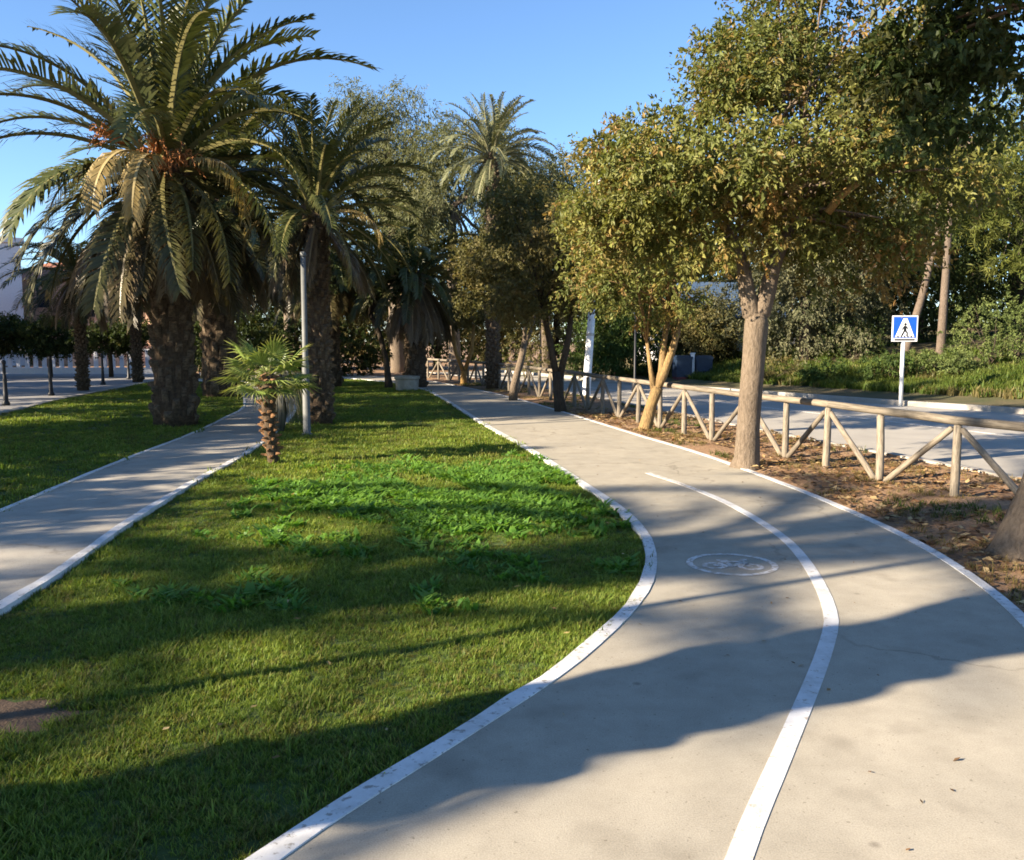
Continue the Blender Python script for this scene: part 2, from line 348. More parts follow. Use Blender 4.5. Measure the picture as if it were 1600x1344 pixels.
# bank beyond the road: a strip of pavement earth, then rising ground
A = even(offset_line(roadF, 0.12), 80); vs_ = []; fs_ = []; prof = [(0, -0.02), (1.2, 0.02), (2.2, 0.12), (3.5, 0.42), (5, 0.75), (8, 1.1), (14, 1.6), (26, 2.2), (50, 3.0)]
NR = offset_line(A, 1.0)
for i, a in enumerate(A):
    d = (NR[i] - a); d.z = 0; d = (d.normalized() * 0.6 + Vector((0.75, 0.25, 0)) * 0.4).normalized()
    for j, (o, z) in enumerate(prof):
        vs_.append((a.x + d.x * o, a.y + d.y * o, z + (0.12 * math.sin(a.y * 1.3 + j) if j > 2 else 0)))
n = len(prof)
for i in range(len(A) - 1):
    for j in range(n - 1): o = i * n + j; fs_.append((o, o + 1, o + n + 1, o + n))
bk = link('bank', MB().add(vs_, fs_).mesh('bank', M_bank, True)); tag(bk, 'rising earth bank beyond the road', 'bank', kind='structure')
def bank_z(p):
    best = min(range(len(A)), key=lambda i: (A[i].x - p[0]) ** 2 + (A[i].y - p[1]) ** 2)
    d = math.hypot(A[best].x - p[0], A[best].y - p[1])
    for (o0, z0), (o1, z1) in zip(prof, prof[1:]):
        if d <= o1: return z0 + (z1 - z0) * (d - o0) / (o1 - o0)
    return 3.0

# promenade and street on the left
pm = ribbon('promenade', [Vector((p.x - 9, p.y, 0)) for p in prom], prom, 50, -0.2, -0.02, M_paving)
tag(pm, 'pale paved promenade beside the shaded lawn', 'promenade', kind='structure')
strip('kerb', prom, -0.12, 0.06, -0.2, 0.01, M_kerb, pm)
# bare patch in the lawn
rng = random.Random(5); vs_ = [(-2.28, 3.72, -0.02)]
for k in range(26):
    a = 2 * math.pi * k / 26; r = 0.30 * (1 + rng.uniform(-0.2, 0.2)); vs_.append((-2.28 + r * 1.2 * math.cos(a), 3.72 + r * 0.75 * math.sin(a), -0.033))
bpch = MB().add(vs_, [(0, 1 + k, 1 + (k + 1) % 26) for k in range(26)]).obj('bare_patch', M_bare)
bpch.parent = lawn_c
# ------------------------------------------------------------------ timber fence
fen = empty('timber_fence', (4.53, 9.07, 0), 0, 'rustic round timber fence with zigzag braces along the road verge', 'fence')
Ff = Vector((4.53, 9.07, 0))
def walk(line, s0, step, n):
    L = [0]
    for a, b in zip(line, line[1:]): L.append(L[-1] + (b - a).length)
    out = []; j = 0
    for k in range(n):
        s = s0 + step * k
        if s > L[-1]: break
        while L[j + 1] < s: j += 1
        out.append(line[j].lerp(line[j + 1], (s - L[j]) / (L[j + 1] - L[j])))
    return out
# first walked post placed so that one stands at (4.53, 9.07)
s_ref = 0
for a, b in zip(fenceP, fenceP[1:]):
    if b.y > 9.07: break
    s_ref += (b - a).length
STEP = 1.075
posts = walk(fenceP, s_ref - STEP * 6, STEP, 45)
rng = random.Random(11)
def unit_log(name, r, n=9, seed=0, taper=0.92):
    rr = random.Random(seed); mb = MB()
    zs = [0, 0.02, 0.3, 0.6, 0.98, 1.0]; rad = [r * 0.9, r, r * 1.01, r * (1 + taper) / 2, r * taper, r * taper * 0.85]
    mb.tube([(rr.uniform(-.004, .004), rr.uniform(-.004, .004), z) for z in zs], rad, n, 0.03, rr)
    return mb.mesh(name, M_wood, True)
post_me = [unit_log('post', 0.046, seed=i) for i in range(3)]
rail_me = [unit_log('rail', 0.045, seed=10 + i, taper=0.97) for i in range(3)]
brace_me = [unit_log('brace', 0.035, seed=20 + i) for i in range(3)]
def log_between(name, me, a, b):
    a = Vector(a) - Ff; b = Vector(b) - Ff; d = b - a
    o = link(name, me, fen); o.location = a
    o.rotation_mode = 'QUATERNION'; o.rotation_quaternion = d.to_track_quat('Z', 'Y'); o.scale = (1, 1, d.length); return o
RZ = 0.785
tops = []
for i, p in enumerate(posts):
    z = RZ + rng.uniform(-0.012, 0.012); tops.append(Vector((p.x, p.y, z)))
    log_between('post', post_me[i % 3], (p.x, p.y, -0.15), (p.x + rng.uniform(-.012, .012), p.y, z - 0.045))
for i in range(len(posts) - 1):
    a, b = tops[i], tops[i + 1]
    if i % 2 == 0:      # one rail spans two bays
        c = tops[min(i + 2, len(tops) - 1)]; d = (c - a).normalized() * 0.04
        log_between('rail', rail_me[(i // 2) % 3], a - d, c + d * 0.2)
    # braces meet at the head of the even posts and at the foot of the odd ones
    hi, lo = (a, b) if i % 2 == 0 else (b, a)
    dirv = (lo - hi); dirv.z = 0; dirv.normalize()
    log_between('brace', brace_me[i % 3], (lo.x - dirv.x * 0.09, lo.y - dirv.y * 0.09, 0.0), (hi.x + dirv.x * 0.07, hi.y + dirv.y * 0.07, RZ - 0.09))

# ------------------------------------------------------------------ crossing sign
sg = empty('crossing_sign', (10.08, 23.17, -0.02), 0, 'square blue pedestrian crossing sign on a pale steel post by the road', 'sign')
MB().tube([(0, 0.03, -0.15), (0.0, 0.03, 2.20)], 0.05, 12).obj('post', M_whitepole, sg, True)
pl = MB(); pl.box(-0.33, 0.33, -0.035, -0.02, 1.56, 2.22); pl.obj('sign_plate', M_whitesign, sg)
pl = MB(); pl.box(-0.295, 0.295, -0.040, -0.036, 1.65, 2.19); pl.obj('blue_field', M_bluesign, sg)
MB().add([(-0.25, -0.044, 1.67), (0.25, -0.044, 1.67), (0.05, -0.044, 2.15), (-0.05, -0.044, 2.15)], [(0, 1, 2, 3)]).obj('white_triangle', M_whitesign, sg)
wk = MB()
def flat(mb, a, b, wd, y):
    a = Vector(a); b = Vector(b); t = (b - a).normalized(); s = Vector((-t.y, t.x)) * wd / 2
    mb.add([(p.x, y, p.y) for p in (a - s, b - s, b + s, a + s)], [(0, 1, 2, 3)])
vs_ = [(0.035 * math.cos(k * math.pi / 6) + 0.005, -0.048, 2.0 + 0.035 * math.sin(k * math.pi / 6)) for k in range(12)]
wk.add(vs_, [tuple(range(12))])
for q, (a, b, wd) in enumerate([((0.0, 1.96), (0.0, 1.83), 0.07), ((-0.01, 1.84), (-0.08, 1.71), 0.04), ((0.01, 1.84), (0.06, 1.78), 0.04), ((0.06, 1.78), (0.05, 1.70), 0.035), ((-0.02, 1.95), (-0.08, 1.86), 0.025), ((0.02, 1.95), (0.075, 1.88), 0.025)]): flat(wk, a, b, wd, -0.048 - 0.0006 * q)
for q in range(5): flat(wk, (-0.17 + 0.085 * q - 0.012, 1.675), (-0.165 + 0.085 * q, 1.705), 0.045, -0.047)
tag(wk.obj('walking_figure', M_signblack, sg), kind='stuff')
pl = MB(); pl.box(-0.26, 0.26, -0.042, -0.037, 1.585, 1.625); pl.obj('caption_bar', M_signblack, sg)

# ------------------------------------------------------------------ lamp posts
M_pole = plain('dull_grey_paint', (0.11, 0.115, 0.11), 0.6)
lp = empty('lamp_post', (-3.48, 15.13, -0.03), 0, 'slim grey steel lamp post rising from the lawn beside the fan palm', 'lamp post')
MB().lathe([(0.11, 0), (0.11, 0.03), (0.065, 0.05), (0.062, 1.2), (0.05, 1.25), (0.042, 3.0)], 12).obj('pole', M_pole, lp, True)
MB().lathe([(0.05, 3.0), (0.055, 3.01), (0.055, 3.05), (0.03, 3.08)], 14).obj('pole_cap', M_pole, lp, True)
wp = empty('lamp_post', (2.10, 25.4, 0.0), 0, 'thick white lamp post leaning slightly behind the timber fence', 'lamp post')
MB().lathe([(0.15, 0), (0.13, 0.05), (0.115, 0.3), (0.085, 6.0)], 14).obj('pole', M_whitepole, wp, True)
MB().tube([(0, 0, 5.95), (0.1, 0, 6.2), (0.5, 0.05, 6.35), (1.1, 0.1, 6.4)], 0.045, 8).obj('arm', M_whitepole, wp, True)
MB().tube([(0.95, 0.1, 6.38), (1.1, 0.1, 6.42), (1.5, 0.12, 6.4)], [0.05, 0.12, 0.06], 10).obj('lamp_head', M_steel, wp, True)
for nm, (x, y) in zip(('band', 'band'), ((0, 2.6), (0, 1.7))):
    MB().lathe([(0.115, y), (0.12, y + 0.01), (0.12, y + 0.07), (0.11, y + 0.08)], 14).obj(nm, M_steel, wp)
wp.rotation_euler = (0, R(3.5), 0)
lq = empty('lamp_post', (-5.25, 2.18, -0.03), 0, 'slim grey lamp post on the left lawn beside the tall shading palm', 'lamp post')
MB().lathe([(0.11, 0), (0.11, 0.03), (0.06, 0.05), (0.055, 1.2), (0.045, 1.25), (0.035, 4.4)], 12).obj('pole', M_pole, lq, True)
MB().lathe([(0.05, 4.4), (0.12, 4.45), (0.15, 4.7), (0.17, 4.72), (0.03, 4.85)], 12).obj('lantern', M_pole, lq, True)
M_lantern = plain('lantern_glass', (0.07, 0.10, 0.16), 0.2)
ll = empty('street_lantern', (3.75, 27.4, -0.02), 0, 'short dark post top lantern standing behind the timber fence', 'street lamp')
MB().lathe([(0.09, 0), (0.08, 0.3), (0.035, 0.45), (0.03, 2.35)], 10).obj('pole', M_black, ll, True)
MB().lathe([(0.06, 2.35), (0.12, 2.4), (0.19, 2.75)], 8).obj('lantern_body', M_lantern, ll)
MB().lathe([(0.22, 2.75), (0.20, 2.79), (0.05, 2.92), (0.02, 3.0)], 8).obj('cap', M_black, ll)

# ------------------------------------------------------------------ round planter, bins
plr = empty('stone_planter', (-3.36, 28.7, -0.035), 0, 'round pale stone planter at the bend of the cycle path', 'planter'); plr.scale = (0.82, 0.82, 0.85)
MB().lathe([(0.40, 0), (0.44, 0.04), (0.46, 0.42), (0.50, 0.44), (0.50, 0.54), (0.40, 0.55), (0.39, 0.46), (0.02, 0.46)], 22).obj('bowl', M_planter, plr)
M_bin = plain('bin_blue', (0.015, 0.028, 0.055), 0.45); M_binred = plain('bin_base', (0.12, 0.03, 0.03), 0.6)
for k, lab in enumerate(('dark blue recycling bin across the road, beside the pale gatepost', 'dark blue recycling bin across the road, under the laurel hedge')):
    x = 6.55 + 0.78 * k
    b_ = empty('recycling_bin', (x, 34.6, -0.02), R(8), lab, 'bin', 'recycling bins across the road')
    mb = MB(); mb.box(-0.30, 0.30, -0.3, 0.3, 0.18, 0.85); mb.obj('body', M_bin, b_)
    mb = MB(); mb.box(-0.32, 0.32, -0.32, 0.32, 0.85, 0.95); mb.box(-0.26, 0.26, -0.26, 0.26, 0.95, 1.0); mb.obj('lid', M_bin, b_)
    mb = MB(); mb.box(-0.28, 0.28, -0.28, 0.28, 0.0, 0.18); mb.obj('base', M_binred, b_)
gpz = empty('gatepost', (6.94, 34.55, -0.02), 0, 'pale rendered gatepost between the two blue bins', 'gatepost')
mb = MB(); mb.box(-0.07, 0.07, -0.07, 0.07, 0, 1.05); mb.obj('shaft', M_whitepole, gpz); mb = MB(); mb.box(-0.09, 0.09, -0.09, 0.09, 1.05, 1.1); mb.obj('cap', M_whitepole, gpz)

# ------------------------------------------------------------------ palms
def frond_mesh(name, e0, bend, seed, length=1.0, npair=62, leaf=0.165, base=(0.050, 0.068, 0.021), tip=(0.095, 0.098, 0.032), rach=(0.16, 0.145, 0.055), droop=0.35, vee=0.5, dead=False):
    """feather leaf of unit length: starts at the origin along +X at elevation e0 and bends down by `bend` along its run"""
    rg = np.random.default_rng(seed); ns = 16
    t = np.linspace(0, 1, ns + 1); ang = e0 - bend * (t ** 1.35)
    side = rg.normal(0, 0.04)
    ds = length / ns; dx = np.cos(ang) * ds; dz = np.sin(ang) * ds
    px = np.concatenate([[0], np.cumsum(dx[:-1])]); pz = np.concatenate([[0], np.cumsum(dz[:-1])]); py = side * t ** 2
    P = np.stack([px, py, pz], 1)
    V = []; F3 = []; F4 = []; C = []
    # rachis: three-sided
    for i in range(ns + 1):
        wd = 0.016 * (1 - t[i]) ** 0.8 + 0.002; tx = np.array([math.cos(ang[i]), 0, math.sin(ang[i])]); up = np.array([-math.sin(ang[i]), 0, math.cos(ang[i])])
        V += [P[i] + np.array([0, wd, 0]) + up * wd * 0.3, P[i] - np.array([0, wd, 0]) + up * wd * 0.3, P[i] - up * wd]
        C += [np.array(rach)] * 3
    for i in range(ns):
        for k in range(3): F4.append((3 * i + k, 3 * i + (k + 1) % 3, 3 * i + 3 + (k + 1) % 3, 3 * i + 3 + k))
    for i in range(npair * 2):
        s = 1 if i % 2 else -1; u = 0.10 + 0.90 * ((i // 2) + rg.uniform(-.3, .3)) / npair; u = min(max(u, 0.08), 0.998)
        k = min(int(u * ns), ns - 1); q = u * ns - k; p = P[k] * (1 - q) + P[k + 1] * q; a = ang[k] * (1 - q) + ang[k + 1] * q
        T = np.array([math.cos(a), 0, math.sin(a)]); U = np.array([-math.sin(a), 0, math.cos(a)]); S = np.array([0, s, 0])
        L = leaf * (0.35 + 0.65 * math.sin(min(1, u * 1.25) * math.pi * 0.5 + 0.25)) * (1 - 0.55 * max(0, u - 0.6) / 0.4) * rg.uniform(0.8, 1.12)
        fw = rg.uniform(0.55, 0.85) + 0.6 * max(0, u - 0.75); v = vee * rg.uniform(0.2, 1.3)
        d = (T * fw + S * 0.8 + U * v); d /= np.linalg.norm(d)
        wd = 0.0065 * rg.uniform(0.8, 1.25); nrm = np.cross(d, U); nrm /= np.linalg.norm(nrm) + 1e-9; wv = np.cross(nrm, d) * 0.35 + nrm * 0.9
        g_ = np.array([0, 0, -1.0]); m = p + d * L * 0.55 + g_ * L * droop * 0.18; e = p + d * L * 0.95 + g_ * L * droop * (0.75 if not dead else 1.2)
        b = len(V); V += [p - wv * wd * 0.6, p + wv * wd * 0.6, m + wv * wd, m - wv * wd, e]
        c0 = np.array(base) * rg.uniform(0.75, 1.25); c1 = np.array(tip) * rg.uniform(0.8, 1.3)
        C += [c0, c0, (c0 + c1) / 2, (c0 + c1) / 2, c1]
        F4.append((b, b + 1, b + 2, b + 3)); F3.append((b + 3, b + 2, b + 4))
    return np_mesh(name, np.array(V), [np.array(F4), np.array(F3)], M_frond, np.array(C))
FR = {}
for nm, e0, bd in (('up', 80, 38), ('up2', 70, 62), ('mid', 56, 82), ('mid2', 42, 88), ('flat', 22, 82), ('low', 0, 70), ('low2', -22, 58), ('hang', -50, 34)):
    old_shade = {'low2': dict(base=(0.045, 0.052, 0.019), tip=(0.085, 0.076, 0.03)), 'hang': dict(base=(0.045, 0.042, 0.019), tip=(0.095, 0.074, 0.034), rach=(0.14, 0.11, 0.055))}.get(nm, {})  # lower fronds: browner with age, and shade under the crown painted in
    FR[nm] = [frond_mesh('frond', R(e0), R(bd), 100 + q + int(e0), droop=0.25 if e0 > 30 else 0.5, **old_shade) for q in range(3)]
FR['dead'] = [frond_mesh('frond', R(-48), R(36), 55 + q, base=(0.105, 0.072, 0.04), tip=(0.17, 0.125, 0.068), rach=(0.22, 0.165, 0.09), droop=0.7, vee=0.15, dead=True) for q in range(2)]
FR['dry'] = [frond_mesh('frond', R(15), R(120), 75 + q, base=(0.22, 0.16, 0.06), tip=(0.34, 0.26, 0.11), rach=(0.38, 0.30, 0.14), droop=0.6, vee=0.2, dead=True) for q in range(2)]
SILVER = {nm: [frond_mesh('frond', R(e0), R(bd), 400 + int(e0) + q, base=(0.12, 0.13, 0.06), tip=(0.20, 0.205, 0.11), rach=(0.24, 0.23, 0.13)) for q in range(2)] for nm, e0, bd in (('up', 80, 38), ('up2', 70, 62), ('mid', 56, 82), ('mid2', 42, 88), ('flat', 22, 82), ('low', 0, 70), ('low2', -22, 58), ('hang', -50, 34))}
def boots(h0, h1, r, per, dz, seed, mat, size=1.0, lean=None):
    """spiral of wedge shaped leaf stubs around a trunk"""
    rg = random.Random(seed); mb = MB(); z = h0; k = 0
    while z < h1:
        a = k * 2.39996; rr = r(z) if callable(r) else r; cx, cy = lean(z) if lean else (0, 0)
        ca, sa = math.cos(a), math.sin(a); W = 2.3 * rr * math.pi / per * size * rg.uniform(0.6, 1.25); Hh = dz * per * 0.62 * rg.uniform(0.6, 1.45); out = 0.055 * size * rg.uniform(0.3, 1.8); a += rg.uniform(-0.12, 0.12); ca, sa = math.cos(a), math.sin(a)
        def P(u, o, zz): return (cx + ca * (rr + o) - sa * u, cy + sa * (rr + o) + ca * u, zz)
        mb.add([P(-W / 2, -0.03, z), P(W / 2, -0.03, z), P(W * 0.32, out, z + Hh * 0.8), P(-W * 0.32, out, z + Hh * 0.8), P(-W * 0.36, -0.03, z + Hh), P(W * 0.36, -0.03, z + Hh), P(0, out * 1.15, z + Hh * 0.55)],
               [(0, 1, 6), (1, 2, 6), (2, 3, 6), (3, 0, 6), (2, 5, 4, 3), (0, 3, 4), (1, 5, 2)])
        z += dz; k += 1
    return mb
def feather_palm(name, base, h, r, L, label, plan, seed, fr=None, group='date palms on the lawns', per=16, spread=1.0, tint=None, lean=(0, 0)):
    rg = random.Random(seed); t = empty(name, base, 0, label, 'palm tree', group)
    rad = lambda z: r * (1.0 + 0.16 * math.exp(-z * 2.5) - 0.10 * (z / h)) * (1.0 if z < h * 0.82 else 1 + 0.28 * (z / h - 0.82) / 0.18)
    lf = lambda z: (lean[0] * (z / h) ** 1.5, lean[1] * (z / h) ** 1.5)
    zs = [-0.1] + [h * k / 9 for k in range(1, 10)] + [h + 0.25]
    tr = MB().tube([(*lf(max(z, 0)), z) for z in zs], [rad(max(0, z)) for z in zs[:-1]] + [r * 0.35], 14, 0.04, rg).obj('trunk', M_palmtrunk, t, True)
    bo = boots(0.05, h, rad, per, 0.028 * r / 0.4, seed + 1, M_boot, lean=lf).obj('leaf_bases', M_boot, tr); tag(bo, kind='stuff')
    cx, cy = lf(h)
    a = rg.uniform(0, 6.28)
    for kind, n, sc in plan:
        for k in range(n):
            a += 2.39996 + rg.uniform(-0.25, 0.25); s = L * sc * rg.uniform(0.88, 1.1)
            up = {'up': .30, 'up2': .26, 'mid': .2, 'mid2': .14, 'flat': .06, 'low': -.02, 'low2': -.1, 'hang': -.2, 'dead': -.3, 'dry': -.05}[kind]
            fs = (fr or FR)[kind]; o = link('frond', fs[rg.randrange(len(fs))], t)
            off = r * (0.35 if kind in ('up', 'up2') else 0.75)
            o.location = (cx + off * math.cos(a), cy + off * math.sin(a), h + up * r * 2.2)
            o.rotation_euler = (rg.uniform(-0.25, 0.25), rg.uniform(-0.12, 0.12), a); o.scale = (s, s * spread * rg.uniform(0.9, 1.1), s)
    return t
def fruit(t, h, spots, seed):
    rg = random.Random(seed)
    for (ax, ay, dz, ln) in spots:
        mb = MB()
        for k in range(30):
            d = Vector((ax + rg.uniform(-.55, .55), ay + rg.uniform(-.55, .55), rg.uniform(-0.1, 0.7))).normalized()
            p0 = Vector((ax * 0.55, ay * 0.55, h + dz)); p1 = p0 + d * ln * rg.uniform(0.5, 0.9); p2 = p1 + d * ln * 0.2 + Vector((0, 0, -ln * rg.uniform(0.1, 0.4)))
            mb.tube([p0, p1, p2], [0.012, 0.009, 0.007], 4)
            for q in range(4):
                c = p1.lerp(p2, q / 3) + Vector((rg.uniform(-.02, .02), rg.uniform(-.02, .02), rg.uniform(-.02, .02))); mb.tube([c - Vector((0, 0, .014)), c, c + Vector((0, 0, .014))], [0.006, 0.013, 0.005], 4)
        me = mb.mesh('date_stalks', M_datestalk); link('date_stalks', me, t)
M_datestalk = plain('orange_date_stalk', (0.34, 0.14, 0.045), 0.6)
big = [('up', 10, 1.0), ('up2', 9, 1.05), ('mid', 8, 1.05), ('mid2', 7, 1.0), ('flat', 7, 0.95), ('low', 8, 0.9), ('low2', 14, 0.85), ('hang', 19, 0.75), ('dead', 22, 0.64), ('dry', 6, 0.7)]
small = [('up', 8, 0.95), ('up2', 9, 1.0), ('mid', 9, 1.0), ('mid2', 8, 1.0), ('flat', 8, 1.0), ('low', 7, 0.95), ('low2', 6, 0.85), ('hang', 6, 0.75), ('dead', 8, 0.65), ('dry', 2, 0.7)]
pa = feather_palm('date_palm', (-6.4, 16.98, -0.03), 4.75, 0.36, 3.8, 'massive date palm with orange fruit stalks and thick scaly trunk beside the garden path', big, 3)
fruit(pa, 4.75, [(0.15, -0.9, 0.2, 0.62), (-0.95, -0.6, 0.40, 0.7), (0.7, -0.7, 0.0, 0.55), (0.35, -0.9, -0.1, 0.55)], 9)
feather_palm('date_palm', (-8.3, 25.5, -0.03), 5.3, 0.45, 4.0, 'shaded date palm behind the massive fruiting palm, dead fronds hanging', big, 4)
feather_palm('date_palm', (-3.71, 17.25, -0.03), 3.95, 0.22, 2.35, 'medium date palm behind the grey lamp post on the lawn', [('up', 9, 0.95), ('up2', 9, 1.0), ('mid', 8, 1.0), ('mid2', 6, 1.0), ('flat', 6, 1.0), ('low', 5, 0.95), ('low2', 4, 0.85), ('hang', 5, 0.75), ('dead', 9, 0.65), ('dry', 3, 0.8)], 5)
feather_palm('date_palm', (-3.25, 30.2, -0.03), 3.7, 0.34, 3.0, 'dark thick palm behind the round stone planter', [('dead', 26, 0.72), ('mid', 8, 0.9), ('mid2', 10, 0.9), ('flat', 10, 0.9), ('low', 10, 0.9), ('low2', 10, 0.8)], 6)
feather_palm('date_palm', (-0.62, 29.0, -0.03), 7.3, 0.20, 2.0, 'tall slim palm with silvery crown beside the cycle path', small[:-2], 7, SILVER)
feather_palm('date_palm', (-13.64, 28.48, -0.02), 3.6, 0.16, 2.5, 'slender dark palm on the promenade, crown hanging low beside the white block', small[2:], 8)
feather_palm('date_palm', (-14.2, 34.0, -0.02), 3.9, 0.17, 2.4, 'slender dark palm further along the promenade, half hidden by the fruiting palm', small[2:], 12)
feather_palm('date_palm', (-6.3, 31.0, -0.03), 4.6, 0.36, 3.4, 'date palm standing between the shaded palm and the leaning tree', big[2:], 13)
# palms on the same lawns beside and behind the camera; they throw the long shadows over the paths
feather_palm('date_palm', (-4.02, 1.50, -0.03), 8.6, 0.37, 3.6, 'tall date palm beside the garden path shading the nearest stretch of cycle path', big[:7], 14)
feather_palm('date_palm', (-13.2, -0.6, -0.03), 6.6, 0.40, 3.9, 'date palm on the promenade lawn casting striped frond shadows on the cycle path', [('up2', 3, 1.0), ('mid', 3, 1.05), ('mid2', 4, 1.05), ('flat', 3, 1.0), ('low', 3, 0.9)], 15)
feather_palm('date_palm', (-18.0, -3.1, -0.03), 7.4, 0.40, 3.1, 'date palm at the promenade edge behind the striped shadow palm', [('up2', 4, 1.0), ('mid', 5, 1.0), ('mid2', 5, 1.0), ('flat', 6, 1.0), ('low', 6, 0.95)], 16)

# young fan palm
def fan_leaf(name, seed, nseg=26, base=(0.13, 0.18, 0.04), tip=(0.36, 0.36, 0.11)):
    """petiole along +X to 0.5, then a pleated fan of narrow segments"""
    rg = np.random.default_rng(seed); V = []; F3 = []; F4 = []; C = []
    for i in range(5):
        x = 0.5 * i / 4; wd = 0.012 - 0.004 * i / 4; z = -0.04 * math.sin(i / 4 * 2)
        V += [(x, wd, z), (x, -wd, z), (x, 0, z - wd)]; C += [(0.16, 0.17, 0.06)] * 3
    for i in range(4):
        for k in range(3): F4.append((3 * i + k, 3 * i + (k + 1) % 3, 3 * i + 3 + (k + 1) % 3, 3 * i + 3 + k))
    hub = np.array([0.5, 0, -0.037])
    for s in range(nseg):
        a = (s / (nseg - 1) - 0.5) * 2 * R(125) + rg.normal(0, 0.02); L = (0.50 - 0.13 * abs(a) / R(125)) * rg.uniform(0.9, 1.08)
        d = np.array([math.cos(a), math.sin(a), 0.16 * math.cos(a) + 0.10]); n = np.array([-math.sin(a), math.cos(a), 0]); wd = 0.020
        m = hub + d * L * 0.55; e = hub + d * L + np.array([0, 0, -L * rg.uniform(0.1, 0.4)])
        b = len(V); V += [hub, m + n * wd + (0, 0, .006), m + (0, 0, -.008), m - n * wd + (0, 0, .006), e]
        c0 = np.array(base) * rg.uniform(.8, 1.2); c1 = np.array(tip) * rg.uniform(.8, 1.25); C += [c0, c0, c0, c0, c1]
        F3 += [(b, b + 2, b + 1), (b, b + 3, b + 2), (b + 1, b + 2, b + 4), (b + 2, b + 3, b + 4)]
    return np_mesh(name, np.array([np.array(v, float) for v in V]), [np.array(F4), np.array(F3)], M_frond, np.array([np.array(c, float) for c in C]))
fl = [fan_leaf('frond', 200 + q) for q in range(3)]
fp = empty('fan_palm', (-3.12, 11.62, -0.03), 0, 'small young fan palm with bright fan leaves at the edge of the garden path', 'palm tree')
rg = random.Random(21); ln = lambda z: (-0.05 * math.sin(z * 2.2), 0)
tr = MB().tube([(*ln(z), z) for z in (-0.1, 0.1, 0.4, 0.7, 1.0, 1.2)], [0.08, 0.072, 0.075, 0.085, 0.095, 0.06], 12, 0.05, rg).obj('trunk', M_palmtrunk, fp, True)
tag(boots(0.05, 1.12, lambda z: 0.070 + 0.02 * z, 8, 0.014, 22, M_fanboot, 0.8, lean=ln).obj('leaf_bases', M_fanboot, tr), kind='stuff')
a = 0.5
for k in range(24):
    a += 2.39996; u = k / 23; el = R(55 - 78 * u ** 0.7 + rg.uniform(-7, 7)); s = rg.uniform(0.60, 0.78)
    o = link('frond', fl[k % 3], fp, loc=(-0.04, 0, 1.18 - 0.08 * u)); o.scale = (s, s, s)
    o.rotation_euler = (rg.uniform(-.3, .3), -el, a)
